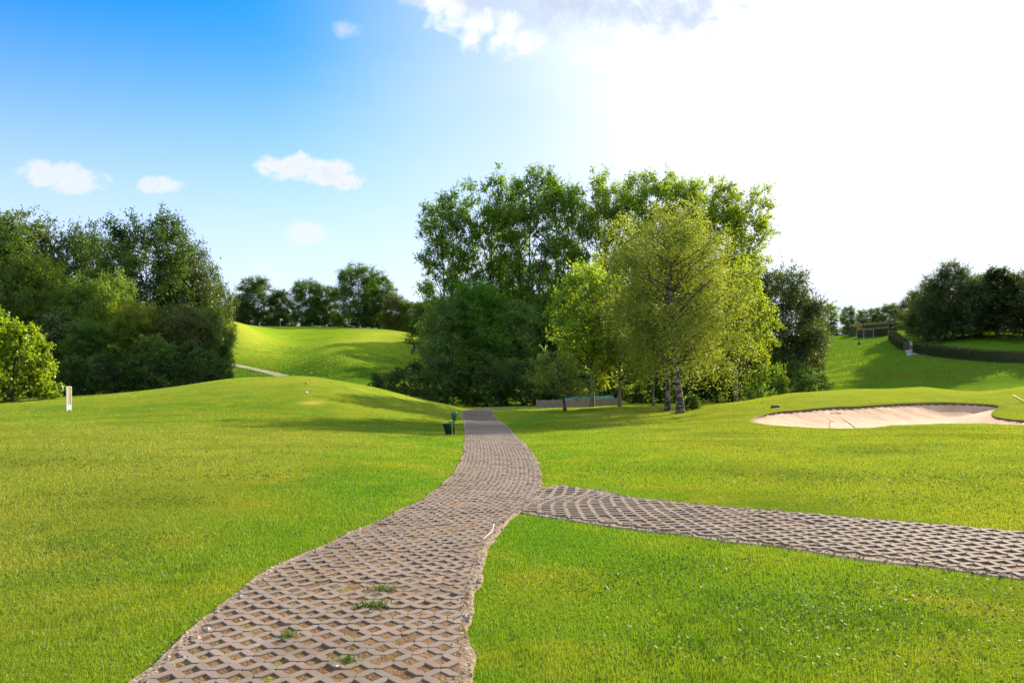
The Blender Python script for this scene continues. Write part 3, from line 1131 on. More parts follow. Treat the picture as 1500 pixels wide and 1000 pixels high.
def crown_mesh(name, clumps, r, nleaf, size, up=0.55, droop=0.0, hang=0.0, flat=0.75, aspect=0.62):
    """clumps: list of (pos, dir, radius). Leaves sit along twigs that radiate from each clump."""
    C = np.array([c[0] for c in clumps])
    D = np.array([c[1] for c in clumps])
    R = np.array([c[2] for c in clumps])
    wgt = R ** 2
    per = nleaf * wgt / wgt.sum()
    k = 11
    nt = np.maximum(1, np.round(per / k)).astype(int)
    ci = np.repeat(np.arange(len(C)), nt)
    m = len(ci)
    d = r.normal(0, 1, (m, 3))
    d /= np.linalg.norm(d, axis=1)[:, None]
    d = d + D[ci] * 0.6
    d[:, 2] = d[:, 2] * flat - droop
    d /= np.linalg.norm(d, axis=1)[:, None]
    ln = R[ci] * r.uniform(0.5, 1.25, m)
    o = C[ci] + r.normal(0, 0.16, (m, 3)) * R[ci][:, None]
    u = r.uniform(0.1, 1.0, (m, k))
    P = o[:, None] + d[:, None] * (u * ln[:, None])[..., None]
    P[..., 2] -= hang * u ** 1.6 * R[ci][:, None] * r.uniform(0.4, 1.5, (m, 1))
    P = P + r.normal(0, 0.07, P.shape) * R[ci][:, None, None]
    P = P.reshape(-1, 3)
    ctone = r.normal(0.45, 0.17, len(C))
    tone = np.clip(np.repeat(ctone[ci], k) + np.repeat(r.normal(0, .10, m), k) + r.normal(0, 0.12, m * k), 0, 1)
    V = leaf_quads(P, size, r, up, aspect)
    return np_mesh(name, V, np.arange(len(V)).reshape(-1, 4), False, {'tone': np.repeat(tone, 4)})


PROFILE = {
    'round': lambda t: np.sin(pi * (0.10 + 0.86 * t)) ** 0.55,
    'oak': lambda t: max(0.05, 1 - (abs(t - 0.46) / 0.56) ** 2.4) ** 0.5,
    'poplar': lambda t: max(0.06, 1 - (abs(t - 0.55) / 0.58) ** 2.6) ** 0.5,
    'cone': lambda t: (1 - t) ** 0.75 * 0.98 + 0.05,
    'egg': lambda t: max(0.03, 1 - (abs(t - 0.38) / 0.64) ** 2.0) ** 0.55,
    'umbrella': lambda t: (1 - t ** 2.2) ** 0.5 * 0.98 + 0.03,
    'bush': lambda t: (1 - t ** 2.6) ** 0.5 * (0.86 + 0.14 * min(1, t * 4)),
}


def branching(r, Ht, Wd, base, prof, nlimb, slope, nsub, clump_r, trunk_r, lean=(0, 0), stems=1, spread=0.3, wander=0.02, twig_tubes=True, seg=10):
    """trunk, limbs and branchlets as tubes; returns the tube builder and leaf clumps"""
    mb, mt = MB(), MB()
    clumps = []
    zb = base * Ht
    pf = PROFILE[prof]
    for st in range(stems):
        a0 = 2 * pi * st / max(stems, 1) + r.uniform(-.5, .5)
        off = np.array([cos(a0), sin(a0)]) * (spread if stems > 1 else 0)
        th = Ht * (0.90 if stems == 1 else r.uniform(.78, .93))
        zz = np.linspace(0, 1, seg)
        wx = np.cumsum(r.normal(0, wander * Ht / seg, seg)) * (zz > 0)
        wy = np.cumsum(r.normal(0, wander * Ht / seg, seg)) * (zz > 0)
        grow = zz ** 0.85
        T = np.column_stack([wx + lean[0] * Ht * zz ** 1.2 + off[0] * Wd * 0.5 * grow, wy + lean[1] * Ht * zz ** 1.2 + off[1] * Wd * 0.5 * grow, zz * th])
        T[0, :2] = off * trunk_r * 2.0
        T[0, 2] = -0.25
        rad = trunk_r / stems ** 0.4 * (1 - zz) ** 0.9 + 0.015
        rad[0] *= 1.45
        mt.tube(T, rad, 9)

        def tp(z):
            return np.array([np.interp(z, T[:, 2], T[:, 0]), np.interp(z, T[:, 2], T[:, 1]), z])
        nl = max(3, nlimb // stems)
        ga = r.uniform(0, 6.28)
        for i in range(nl):
            t = (i + r.uniform(0.1, 0.9)) / nl
            az = ga + i * 2.39996 + r.normal(0, .25)
            ze = zb + t * (Ht - zb)
            R = Wd / 2 * pf(t) * r.uniform(0.62, 1.12)
            cx = np.array([lean[0] * Ht * (ze / Ht) ** 1.2, lean[1] * Ht * (ze / Ht) ** 1.2])
            E = np.array([cx[0] + cos(az) * R, cx[1] + sin(az) * R, ze + r.normal(0, .02 * Ht)])
            za = max(zb * 0.72 if base > .05 else 0.1, min(ze - R * slope, th * 0.92))
            A = tp(za)
            B = A * 0.45 + E * 0.55 + np.array([0, 0, -0.12 * R if slope > .3 else 0.16 * R])
            s = np.linspace(0, 1, 7)[:, None]
            Lm = (1 - s) ** 2 * A + 2 * s * (1 - s) * B + s ** 2 * E
            Lm[1:-1] += r.normal(0, 0.02 * np.linalg.norm(E - A), (5, 3))
            lr = max(0.012, min(trunk_r * 0.30, np.interp(za, T[:, 2], rad) * 0.6))
            mb.tube(Lm, lr * (1 - s[:, 0]) ** 0.8 + 0.012, 5, False)
            dl = E - A
            dl /= np.linalg.norm(dl) + 1e-9
            clumps.append((E, dl, clump_r * r.uniform(.8, 1.2)))
            for q in range(nsub):
                u = r.uniform(0.3, 0.98)
                p = np.array([np.interp(u, s[:, 0], Lm[:, kk]) for kk in range(3)])
                dv = r.normal(0, 1, 3)
                dv /= np.linalg.norm(dv)
                dv = dv + dl * 0.7 + np.array([0, 0, .15])
                dv /= np.linalg.norm(dv)
                Ls = clump_r * r.uniform(0.7, 1.7)
                e = p + dv * Ls
                if twig_tubes:
                    mb.tube(np.array([p, p * .5 + e * .5 + r.normal(0, .05 * Ls, 3), e]), (lr * .35 + .006, lr * .2 + .006, 0.006), 4, False)
                clumps.append((e, dv, clump_r * r.uniform(.65, 1.15)))
        clumps.append((tp(th), np.array([0, 0, 1.0]), clump_r))
    return mt, mb, clumps


SPEC = {
    'oak_tree': dict(prof='oak', base=.12, nlimb=46, slope=.35, nsub=5, clump_r=1.5, trunk_r=.20, nleaf=74000, size=.23, leaf='leaf_oak', bark='bark'),
    'ash_tree': dict(prof='egg', base=.10, nlimb=46, slope=.6, nsub=5, clump_r=1.4, trunk_r=.17, nleaf=66000, size=.23, leaf='leaf_oak', bark='bark', wander=.05),
    'dark_tree': dict(prof='oak', base=.08, nlimb=46, slope=.3, nsub=6, clump_r=1.6, trunk_r=.18, nleaf=74000, size=.23, leaf='leaf_dark', bark='bark', wander=.04),
    'poplar_tree': dict(prof='poplar', base=.10, nlimb=48, slope=1.5, nsub=6, clump_r=1.15, trunk_r=.30, nleaf=58000, size=.225, leaf='leaf_poplar', bark='bark', stems=3, spread=.42, wander=.04),
    'maple_tree': dict(prof='egg', base=.36, nlimb=38, slope=.5, nsub=5, clump_r=.85, trunk_r=.18, nleaf=30000, size=.19, leaf='leaf_maple', bark='bark_pale'),
    'birch_tree': dict(prof='egg', base=.36, nlimb=40, slope=.7, nsub=5, clump_r=.9, trunk_r=.16, nleaf=32000, size=.14, leaf='leaf_birch', bark='bark_birch', hang=1.3, droop=.35),
    'conifer_tree': dict(prof='cone', base=.10, nlimb=64, slope=-.12, nsub=5, clump_r=.95, trunk_r=.22, nleaf=34000, size=.25, leaf='leaf_dark', bark='bark'),
    'shrub': dict(prof='bush', base=.02, nlimb=30, slope=.5, nsub=4, clump_r=.6, trunk_r=.05, nleaf=13000, size=.16, leaf='leaf_oak', bark='bark', stems=3),
}


def make_tree(kind, seed, Ht, Wd, **over):
    s = dict(SPEC[kind])
    s.update(over)
    r = np.random.default_rng(seed)
    mt, mb, cl_ = branching(r, Ht, Wd, s['base'], s['prof'], s['nlimb'], s['slope'], s['nsub'], s['clump_r'], s['trunk_r'], s.get('lean', (0, 0)), s.get('stems', 1), s.get('spread', .3), s.get('wander', .02), s.get('twigs', True))
    tm = np_mesh('trunk', np.concatenate(mt.V), [np.concatenate(v) for v in mt.Fq.values()], True)
    tm.materials.append(M[s['bark']])
    bm_ = np_mesh('branches', np.concatenate(mb.V), [np.concatenate(v) for v in mb.Fq.values()], True)
    bm_.materials.append(M['bark'])
    cm = crown_mesh('crown', cl_, r, s['nleaf'], s['size'], s.get('up', .55), s.get('droop', 0), s.get('hang', 0), s.get('flat', .8), s.get('aspect', .62))
    cm.materials.append(M[s['leaf']])
    co = np.empty(len(cm.vertices) * 3, np.float32)
    cm.vertices.foreach_get('co', co)
    co = co.reshape(-1, 3)
    ext = [np.percentile(co[:, i], 99.3) - np.percentile(co[:, i], .7) for i in (0, 1)]
    return dict(trunk=tm, branches=bm_, crown=cm, H=float(np.percentile(co[:, 2], 99.85)), W=float(np.mean(ext)))


PROTO = {}


def proto(kind, v):
    key = (kind, v)
    if key not in PROTO:
        dims = {'oak_tree': (14, 11), 'ash_tree': (14, 9), 'dark_tree': (12, 9), 'poplar_tree': (20, 6.2), 'maple_tree': (9, 6.5), 'birch_tree': (11, 6.5), 'conifer_tree': (11, 7), 'shrub': (4, 4.5)}[kind]
        PROTO[key] = make_tree(kind, 100 + v * 17 + sum(map(ord, kind)), *dims)
    return PROTO[key]


def put_tree(name, kind, v, px, Y, top, wpx, label, cat='tree', group=None, tint=(1, 1, 1), rz=None, mesh=None, sink=0.0):
    """a tree standing on the ground at distance Y, its height and spread measured in metres from its outline"""
    p = mesh or proto(kind, v)
    Y = D(Y)
    x = (px - CX) * Y / F
    zg = hz(x, Y) - sink
    Ht = EYE + (HY - top) * Y / F - zg
    Wd = wpx * Y / F
    o = empty(name, (x, Y, zg), rz if rz is not None else (px * 1.37 + Y) % 6.28)
    o.scale = (Wd / p['W'], Wd / p['W'], Ht / p['H'])
    tag(o, label, cat, group)
    for part in ('trunk', 'branches', 'crown'):
        c = bpy.data.objects.new(part, p[part])
        COL.objects.link(c)
        c.parent = o
        c.color = (tint[0], tint[1], tint[2], 1)
    return o


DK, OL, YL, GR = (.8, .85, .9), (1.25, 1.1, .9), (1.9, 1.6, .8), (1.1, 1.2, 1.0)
WOOD = 'trees of the dark wood beyond the left lawn'
for (kind, v, px, Y, top, wpx, tint, label) in (
    ('ash_tree', 0, 30, 66, 308, 150, OL, 'tall olive green tree at the far left end of the wood'),
    ('oak_tree', 1, 118, 70, 326, 110, DK, 'dark spreading tree filling the dip in the wood\'s skyline'),
    ('oak_tree', 0, 216, 66, 311, 150, DK, 'tallest dark round topped tree of the left wood'),
    ('dark_tree', 0, 272, 68, 362, 100, GR, 'dark tree on the right shoulder of the tallest wood tree'),
    ('oak_tree', 1, 314, 72, 408, 62, OL, 'brownish edged tree at the right end of the wood'),
    ('oak_tree', 0, -150, 62, 330, 150, OL, 'broad tree out of frame at the near end of the wood'),
    ('dark_tree', 0, -270, 64, 335, 150, DK, 'dark tree farther out of frame at the near end of the wood'),
    ('ash_tree', 1, -40, 60, 320, 150, DK, 'dark tree cut by the photo\'s left edge, behind the bright bush'),
    ('ash_tree', 1, 55, 58, 375, 105, (2.3, 1.8, .9), 'yellowish tree in front of the olive tree of the wood'),
    ('oak_tree', 0, 5, 56, 380, 100, OL, 'olive tree directly above the bright yellow bush'),
    ('ash_tree', 0, 105, 57, 405, 85, (1.8, 1.7, 1.2), 'grey green feathery tree in the middle of the wood'),
    ('oak_tree', 1, 160, 58, 398, 85, (2.0, 1.8, 1.1), 'lighter green tree below the left flank of the tallest tree'),
    ('ash_tree', 1, 205, 56, 442, 90, (2.2, 1.6, .8), 'olive yellow lower tree under the tallest wood tree'),
    ('dark_tree', 0, 262, 57, 446, 95, OL, 'deep green lower tree in front of the wood\'s right shoulder'),
    ('oak_tree', 0, 305, 60, 450, 66, (1.2, 1.25, .9), 'loose green tree overhanging the yellow bank of the fairway'),
    ('ash_tree', 0, 130, 53, 470, 90, GR, 'mid green understorey tree right of the bright bush'),
    ('dark_tree', 1, 85, 54, 455, 90, DK, 'dark green understorey tree just behind the white tee sign'),
):
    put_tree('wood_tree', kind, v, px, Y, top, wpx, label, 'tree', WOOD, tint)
SHR = 'shrubs along the edge of the left wood'
for (v, px, Y, top, wpx, tint, label) in (
    (0, 105, 50, 520, 70, DK, 'low dark shrub behind the white tee sign'),
    (1, 165, 50, 505, 80, DK, 'dark green shrub left of centre along the wood\'s foot'),
    (0, 225, 51, 490, 80, GR, 'bluish green shrub at the foot of the wood under the olive yellow tree'),
    (1, 280, 52, 498, 75, DK, 'dark shrub at the foot of the wood beside the fairway bank'),
    (0, 322, 54, 525, 44, DK, 'last small shrub of the wood above the dirt track'),
):
    put_tree('shrub', 'shrub', v, px, Y, top, wpx, label, 'shrub', SHR, tint)
put_tree('bush', 'shrub', 2, 18, 38, 458, 108, 'large bright yellow green bush at the left edge of the lawn', 'bush', None, (.85, 1.0, .7), mesh=make_tree('shrub', 501, 4.2, 4.4, nleaf=28000, size=.17, leaf='leaf_maple', clump_r=.6))

HILL = 'trees on the crest of the far fairway'
for (kind, v, px, Y, top, wpx, tint, label) in (
    ('oak_tree', 0, 378, 190, 405, 62, DK, 'round dark tree on the hilltop, nearest the left wood'),
    ('dark_tree', 1, 350, 188, 432, 36, GR, 'small dark tree between the left wood and the round hilltop tree'),
    ('ash_tree', 0, 411, 188, 424, 34, DK, 'narrow dark tree right of the round hilltop tree'),
    ('oak_tree', 1, 448, 188, 408, 50, GR, 'left one of the touching middle pair of hilltop trees'),
    ('oak_tree', 0, 476, 190, 418, 44, GR, 'right one of the touching middle pair of hilltop trees'),
    ('oak_tree', 1, 524, 186, 385, 70, GR, 'tallest broad green tree on the hilltop'),
    ('ash_tree', 1, 555, 188, 402, 56, GR, 'second tall tree leaning on the tallest hilltop tree'),
    ('dark_tree', 0, 580, 182, 432, 40, OL, 'grey green low tree right of the tall hilltop trees'),
    ('ash_tree', 0, 602, 180, 441, 40, (1.5, 1.3, .9), 'olive tree on the hill just left of the poplar clump'),
    ('oak_tree', 0, 625, 180, 445, 40, OL, 'olive green tree on the hill half behind the leftmost poplar'),
):
    put_tree('hill_tree', kind, v, px, Y, top, wpx, label, 'tree', HILL, tint)
HB = 'bushes under the hilltop trees'
for (v, px, top, wpx, tint, label) in (
    (0, 422, 456, 26, (2.2, 1.7, .6), 'small golden bush under the narrow dark hilltop tree'),
    (1, 497, 460, 32, (1.9, 1.7, .9), 'pale green bush right of the middle hilltop pair'),
    (0, 395, 462, 30, OL, 'low olive bush under the round hilltop tree'),
    (1, 566, 463, 34, YL, 'yellow green bush right of the tallest hilltop tree'),
    (0, 596, 466, 34, YL, 'yellowish bush on the hill beside the poplar clump'),
    (1, 350, 462, 30, OL, 'low bush beside the left wood on the hilltop'),
    (0, 460, 464, 40, DK, 'dark low bush between the trunks of the middle hilltop pair'),
    (1, 535, 464, 44, DK, 'dark low bush under the tallest hilltop tree'),
):
    put_tree('bush', 'shrub', v, px, 192, top, wpx, label, 'bush', HB, tint)

for (v, px, top, wpx, tint, label) in (
    (1, 372, 458, 40, DK, 'dark low bush right of the small hilltop tree'),
    (0, 408, 460, 40, DK, 'dark low bush under the narrow hilltop tree'),
    (1, 440, 458, 44, DK, 'dark low bush left of the middle hilltop pair'),
    (0, 482, 458, 46, DK, 'dark low bush right of the middle hilltop trunks'),
    (1, 512, 458, 46, DK, 'dark low bush at the left foot of the tallest hilltop tree'),
    (0, 556, 458, 46, DK, 'dark low bush under the second tall hilltop tree'),
    (1, 584, 460, 46, OL, 'olive low bush under the grey green hilltop tree'),
    (0, 618, 462, 46, OL, 'olive low bush on the hill under the leftmost poplar'),
):
    put_tree('bush', 'shrub', v, px, 198, top, wpx, label, 'bush', HB, tint)
for (kind, v, px, Y, top, wpx, label) in (
    ('oak_tree', 0, 690, 122, 430, 110, 'tree hidden behind the left poplars, shading the far fairway'),
    ('oak_tree', 1, 760, 116, 420, 120, 'tree hidden behind the middle poplars, shading the far fairway slope'),
    ('ash_tree', 0, 640, 128, 440, 90, 'tree showing through behind the leftmost poplar'),
    ('oak_tree', 0, 830, 118, 425, 110, 'tree showing through the sky gap low between the poplars'),
    ('ash_tree', 1, 900, 115, 430, 110, 'tree hidden behind the maples and poplars'),
):
    put_tree('background_tree', kind, v, px, Y, top, wpx, label, 'tree', 'trees behind the poplar clump', DK)

# the clump of tall poplars, the birches and maples in front of it
POP = 'tall poplars of the middle clump'
for (v, px, Y, top, wpx, tint, label) in (
    (0, 657, 84, 286, 82, GR, 'leftmost poplar, shorter and leaning out from the clump'),
    (1, 722, 86, 255, 84, GR, 'second poplar from the left with an airy rounded top'),
    (2, 778, 84, 249, 86, GR, 'tallest poplar of the left half with bare dark limbs showing'),
    (0, 832, 87, 258, 76, GR, 'thin poplar beside the sky gap in the middle of the clump'),
    (1, 893, 88, 250, 74, (1.5, 1.4, .9), 'poplar right of the sky gap, behind the drooping birch'),
    (2, 948, 86, 248, 84, (1.6, 1.5, .9), 'dense tall poplar rising behind the birch top'),
    (0, 1010, 88, 250, 80, (1.7, 1.5, .9), 'poplar between the birch top and the rightmost poplar'),
    (1, 1078, 85, 258, 96, YL, 'rightmost poplar with loose yellow green foliage'),
):
    put_tree('poplar_tree', 'poplar_tree', v, px, Y, top, wpx, label, 'poplar', POP, tint)
for (kind, v, px, Y, top, wpx, tint, label) in (
    ('dark_tree', 1, 655, 77, 432, 84, (1.7, 2.0, 1.4), 'dark leafy tree low in front of the leftmost poplar'),
    ('ash_tree', 0, 700, 78, 410, 110, (1.5, 1.8, 1.1), 'mid green understorey tree below the second poplar'),
    ('dark_tree', 0, 748, 79, 440, 90, (1.8, 2.1, 1.3), 'dark understorey tree left of the bright maple'),
    ('ash_tree', 1, 800, 81, 470, 80, GR, 'shaded understorey tree behind the bright maple'),
):
    put_tree('understorey_tree', kind, v, px, Y, top, wpx, label, 'tree', 'understorey trees of the middle clump', tint)
for (kind, v, px, Y, top, wpx, tint, label) in (
    ('maple_tree', 0, 867, 50, 376, 124, (.82, 1, 1), 'bright green maple with its crown touching the small leaning tree'),
    ('maple_tree', 1, 908, 48, 430, 92, (1, 1, .8), 'dark stemmed maple between the bright maple and the birch'),
    ('maple_tree', 0, 957, 49, 440, 70, (1.1, .95, .7), 'slim yellow leaved maple behind the birch\'s left trunk'),
    ('maple_tree', 1, 1078, 54, 380, 110, (.9, 1.0, .9), 'bright yellow green maple right of the white trunked birch'),
):
    put_tree('maple_tree', kind, v, px, Y, top, wpx, label, 'maple', 'maples in front of the poplars', tint)
birch = make_tree('birch_tree', 78, 12.0, 6.4, prof='oak', nleaf=74000, size=.105, nlimb=46, trunk_r=.18, clump_r=1.0, lean=(-.05, 0), base=.34, hang=1.5, wander=.05)
put_tree('birch_tree', 'birch_tree', 0, 997, 38, 294, 204, 'large drooping birch with a pale trunk beside the round bush', 'birch', None, (1.2, 1.15, .95), 0.4, birch)
put_tree('birch_tree', 'birch_tree', 1, 977, 42, 340, 150, 'second pale stemmed birch just left of the large birch', 'birch', None, (1, 1, .9))
apple = make_tree('maple_tree', 903, 4.0, 4.0, prof='umbrella', base=.34, nlimb=34, slope=.35, nsub=5, clump_r=.42, trunk_r=.085, nleaf=15000, size=.085, leaf='leaf_birch', bark='bark', lean=(-.12, 0), hang=.3)
put_tree('small_tree', 'maple_tree', 0, 828, 43.5, 514, 100, 'small leaning tree with a low umbrella crown on the lawn', 'tree', None, (1.15, 1.15, .9), 0.0, apple)
ball = make_tree('shrub', 611, 1.0, 1.0, prof='bush', nlimb=40, nsub=6, clump_r=.14, trunk_r=.02, nleaf=9000, size=.055, leaf='leaf_oak')
put_tree('clipped_bush', 'shrub', 0, 1013, 40.5, 577, 27, 'clipped round bush at the right foot of the pale birch', 'bush', None, (1.3, 1.3, .8), 0, ball)

UND = 'dark shrubs at the foot of the poplars'
for (v, px, Y, top, wpx, tint, label) in (
    (0, 560, 66, 545, 70, DK, 'low dark shrub below the fairway, farthest left of the clump\'s foot'),
    (1, 600, 62, 528, 80, DK, 'dark shrub under the leftmost poplar beside the fairway slope'),
    (0, 655, 58, 520, 90, DK, 'dark shrub behind the far end of the path'),
    (1, 712, 58, 515, 90, DK, 'very dark shrub right of the path\'s far end'),
    (0, 765, 59, 525, 80, DK, 'dark shrub between the path bend and the small leaning tree'),
    (1, 815, 60, 535, 76, DK, 'dark shrub behind the low plank fence'),
    (0, 880, 60, 530, 80, DK, 'dark shrub behind the dark stemmed maple'),
    (1, 940, 59, 535, 80, DK, 'dark shrub behind the slim yellow maple'),
    (0, 1000, 58, 525, 80, DK, 'dark shrub behind the pale birch trunk'),
    (1, 1050, 58, 515, 70, GR, 'green shrub right of the clipped round bush'),
    (0, 1100, 56, 500, 76, (1.5, 1.5, .9), 'leafy green shrub under the bright maple on the right'),
):
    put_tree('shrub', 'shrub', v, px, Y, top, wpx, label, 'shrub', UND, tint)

# right side: the big dark oak, the far trees, the hedged slope
put_tree('oak_tree', 'dark_tree', 0, 1148, 74, 392, 116, 'big dark oak right of the poplar clump', 'oak', None, (1, 1, 1))
put_tree('oak_tree', 'dark_tree', 1, 1185, 80, 440, 50, 'smaller dark tree on the right shoulder of the big dark oak', 'tree', None, (1.2, 1.1, .9))
for (v, px, Y, top, wpx, tint, label) in (
    (0, 1135, 62, 532, 40, YL, 'light olive bush at the foot of the big dark oak'),
    (1, 1172, 66, 528, 62, (1.0, 1.1, 1.2), 'grey green bush below the right side of the big dark oak'),
    (0, 1200, 70, 545, 44, (.9, 1, 1.2), 'lowest dark bush where the oak meets the shaded fairway'),
):
    put_tree('bush', 'shrub', v, px, Y, top, wpx, label, 'bush', 'bushes below the big dark oak', tint)
FAR = 'far trees closing the right fairway'
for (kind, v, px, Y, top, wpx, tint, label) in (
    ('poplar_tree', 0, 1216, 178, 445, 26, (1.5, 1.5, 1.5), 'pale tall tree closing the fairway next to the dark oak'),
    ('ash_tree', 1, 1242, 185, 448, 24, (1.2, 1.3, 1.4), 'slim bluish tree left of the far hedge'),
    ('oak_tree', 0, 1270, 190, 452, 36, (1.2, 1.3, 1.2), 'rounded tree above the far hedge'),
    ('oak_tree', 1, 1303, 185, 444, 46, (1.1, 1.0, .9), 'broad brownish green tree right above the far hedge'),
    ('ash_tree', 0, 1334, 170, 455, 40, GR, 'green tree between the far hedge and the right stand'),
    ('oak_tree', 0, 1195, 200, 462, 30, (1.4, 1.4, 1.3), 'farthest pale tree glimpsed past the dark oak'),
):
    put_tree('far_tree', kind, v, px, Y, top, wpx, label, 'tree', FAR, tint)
RST = 'trees of the dark stand on the right slope'
for (kind, v, px, Y, top, wpx, tint, label) in (
    ('dark_tree', 0, 1360, 112, 416, 62, GR, 'left outermost tree of the dark right stand'),
    ('dark_tree', 1, 1395, 104, 384, 86, DK, 'tallest round topped tree of the right stand'),
    ('conifer_tree', 0, 1462, 104, 392, 92, DK, 'pointed dark tree right of the tallest tree in the right stand'),
    ('dark_tree', 0, 1430, 110, 402, 70, GR, 'tree filling the gap between the tallest and the pointed tree'),
    ('dark_tree', 1, 1500, 108, 396, 80, DK, 'dark tree cut by the photo\'s right edge'),
    ('conifer_tree', 1, 1555, 104, 398, 90, DK, 'pointed tree beyond the right edge of the stand'),
    ('dark_tree', 0, 1620, 104, 395, 90, DK, 'dark tree well beyond the right edge of the stand'),
    ('dark_tree', 0, 1345, 128, 425, 50, DK, 'slim dark tree behind the left end of the right stand'),
    ('dark_tree', 1, 1700, 98, 370, 110, DK, 'tall dark tree farther out beyond the right edge'),
    ('dark_tree', 0, 1790, 90, 340, 120, DK, 'tall dark tree out of frame right, shading the right fairway'),
    ('dark_tree', 1, 1690, 82, 360, 110, DK, 'nearer dark tree out of frame right, shading the fairway dip'),
):
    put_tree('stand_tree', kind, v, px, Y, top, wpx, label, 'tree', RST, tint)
for (v, px, top, wpx, label) in ((0, 1212, 480, 40, 'low bush under the pale tall tree closing the fairway'), (1, 1240, 478, 40, 'low bush under the slim bluish tree'),
                               (0, 1275, 474, 46, 'low bush under the rounded far tree'), (1, 1310, 472, 46, 'low bush under the broad far tree'), (0, 1340, 470, 46, 'low bush left behind the right stand')):
    put_tree('bush', 'shrub', v, px, 192, top, wpx, label, 'bush', 'bushes under the far trees on the right', GR)
for (v, px, Y, top, wpx, tint, label) in (
    (0, 1365, 116, 478, 40, (1.3, 1.3, .8), 'green bush behind the left trunks of the right stand'),
    (1, 1420, 118, 476, 50, (1.8, 1.5, .7), 'yellow green bush glowing behind the right stand\'s trunks'),
    (0, 1485, 116, 474, 50, (1.7, 1.5, .7), 'yellowish bush behind the trunks at the right edge'),
):
    put_tree('bush', 'shrub', v, px, Y, top, wpx, label, 'bush', 'bushes behind the right stand', tint)


def hedge(pts, height, width, label, y0=60, y1=200, seed=1):
    """a clipped hedge: leafy skin over a solid dark core, following the ground"""
    r = np.random.default_rng(seed)
    P = catmull(np.array(pts, float), 40)
    P, S = resample(P, 0.5)
    d = np.gradient(P, axis=0)
    d /= np.linalg.norm(d, axis=1)[:, None]
    nr = np.stack([d[:, 1], -d[:, 0]], -1)
    zg = HT(P[:, 0], P[:, 1])
    root = empty('hedge', (P[0, 0], P[0, 1], zg[0]))
    tag(root, label, 'hedge', 'clipped hedges on the right slope')
    o3 = np.array([P[0, 0], P[0, 1], zg[0]])
    ring = []
    for (t, hh) in ((-.42, -.1), (-.42, .9), (0, .95), (.42, .9), (.42, -.1)):
        q = P + nr * width * t
        ring.append(np.column_stack([q, zg + height * hh]) - o3)
    V = np.stack(ring, 1)
    nn = len(P)
    idx = np.arange(nn * 5).reshape(nn, 5)
    Q = np.stack([idx[:-1, :-1], idx[:-1, 1:], idx[1:, 1:], idx[1:, :-1]], -1).reshape(-1, 4)
    link('core', np_mesh('core', V.reshape(-1, 3), [Q, idx[[0, -1]]], False, {'tone': np.full(nn * 5, .3)}), root, [M['leaf_hedge']])
    n = int(S[-1] * 420)
    s = r.random(n) * S[-1]
    per = r.random(n) * (2 * height + width)
    t = np.where(per < height, -.5, np.where(per < height + width, (per - height) / width - .5, .5))
    hh = np.where(per < height, per, np.where(per < height + width, height, per - height - width))
    x = np.interp(s, S, P[:, 0]) + np.interp(s, S, nr[:, 0]) * width * t
    y = np.interp(s, S, P[:, 1]) + np.interp(s, S, nr[:, 1]) * width * t
    Z = HT(x, y) + hh
    L = np.stack([x, y, Z], -1) + r.normal(0, .09, (n, 3)) - o3
    link('leaves', np_mesh('leaves', leaf_quads(L, .16, r), np.arange(4 * n).reshape(-1, 4), False, {'tone': np.repeat(r.random(n), 4)}), root, [M['leaf_hedge']])
    return root


def at(px, Y):
    Y = D(Y)
    return ((px - CX) * Y / F, Y)


hedge([at(1341, 101), at(1380, 93), at(1430, 88), at(1500, 84), at(1600, 80)], 1.35, 1.0, 'long low hedge below the right stand of trees', seed=2)
hedge([at(1306, 126), at(1312, 118), at(1320, 110), at(1328, 105)], 1.5, 1.0, 'short curved hedge left of the stone path gap', seed=3)
hedge([at(1256, 138), at(1275, 137), at(1304, 136)], 1.6, 1.0, 'straight hedge behind the goal shaped frame', seed=4)
hedge([at(1249, 142), at(1262, 160), at(1300, 166)], 2.2, 1.2, 'taller rear hedge above the straight one', seed=5)

# ------------------------------------------------------------------ small things on the course
def ground_at(px, Y):
    Y = D(Y)
    x = (px - CX) * Y / F
    return x, Y, hz(x, Y)


def lathe(mb, prof, sides=20, c=(0, 0, 0), tilt=(0, 0)):
    a = np.linspace(0, 2 * pi, sides, endpoint=False)
    V = np.stack([np.stack([rr * np.cos(a), rr * np.sin(a), np.full(sides, z)], -1) for rr, z in prof])
    V[..., 0] += V[..., 2] * tilt[0]
    V[..., 1] += V[..., 2] * tilt[1]
    V = V + np.array(c)
    k = len(prof)
    idx = np.arange(k * sides).reshape(k, sides)
    nx_ = np.roll(idx, -1, 1)
    q = np.stack([idx[:-1], nx_[:-1], nx_[1:], idx[1:]], -1).reshape(-1, 4)
    mb.add(V.reshape(-1, 3), q, np.array([idx[0][::-1], idx[-1]]))


# ball washer with its bin, left of the path
g = hit(665, 637)
bx_, by_ = g
bz_ = hz(bx_, by_)
k = by_ / F          # metres per photo pixel there
t = empty('ball_washer', (bx_, by_, bz_))
tag(t, 'green ball washer on a post with a bin, left of the path', 'ball washer')
m = MB()
m.tube([(0, 0, -.1), (0, 0, 27 * k)], .035, 10)
m.build('post', M['dark_metal'], t, True)
m = MB()
h0 = 20 * k
lathe(m, [(.03, h0), (.055, h0 + .05), (.085, h0 + .13), (.115, h0 + .25), (.12, h0 + .33), (.105, h0 + .36), (.05, h0 + .385), (0.01, h0 + .39)], 18)
m.build('washer_body', M['green_paint'], t, True)
m = MB()
m.tube([(.05, -.02, h0 + .03), (.11, -.03, h0 + .06), (.13, -.03, h0 + .10)], .018, 8)
m.build('handle', M['green_paint'], t, True)
m = MB()
m.tube([(0, 0, h0 + .36), (0, 0, h0 + .44)], .014, 8)
m.build('knob', M['green_paint'], t, True)
m = MB()
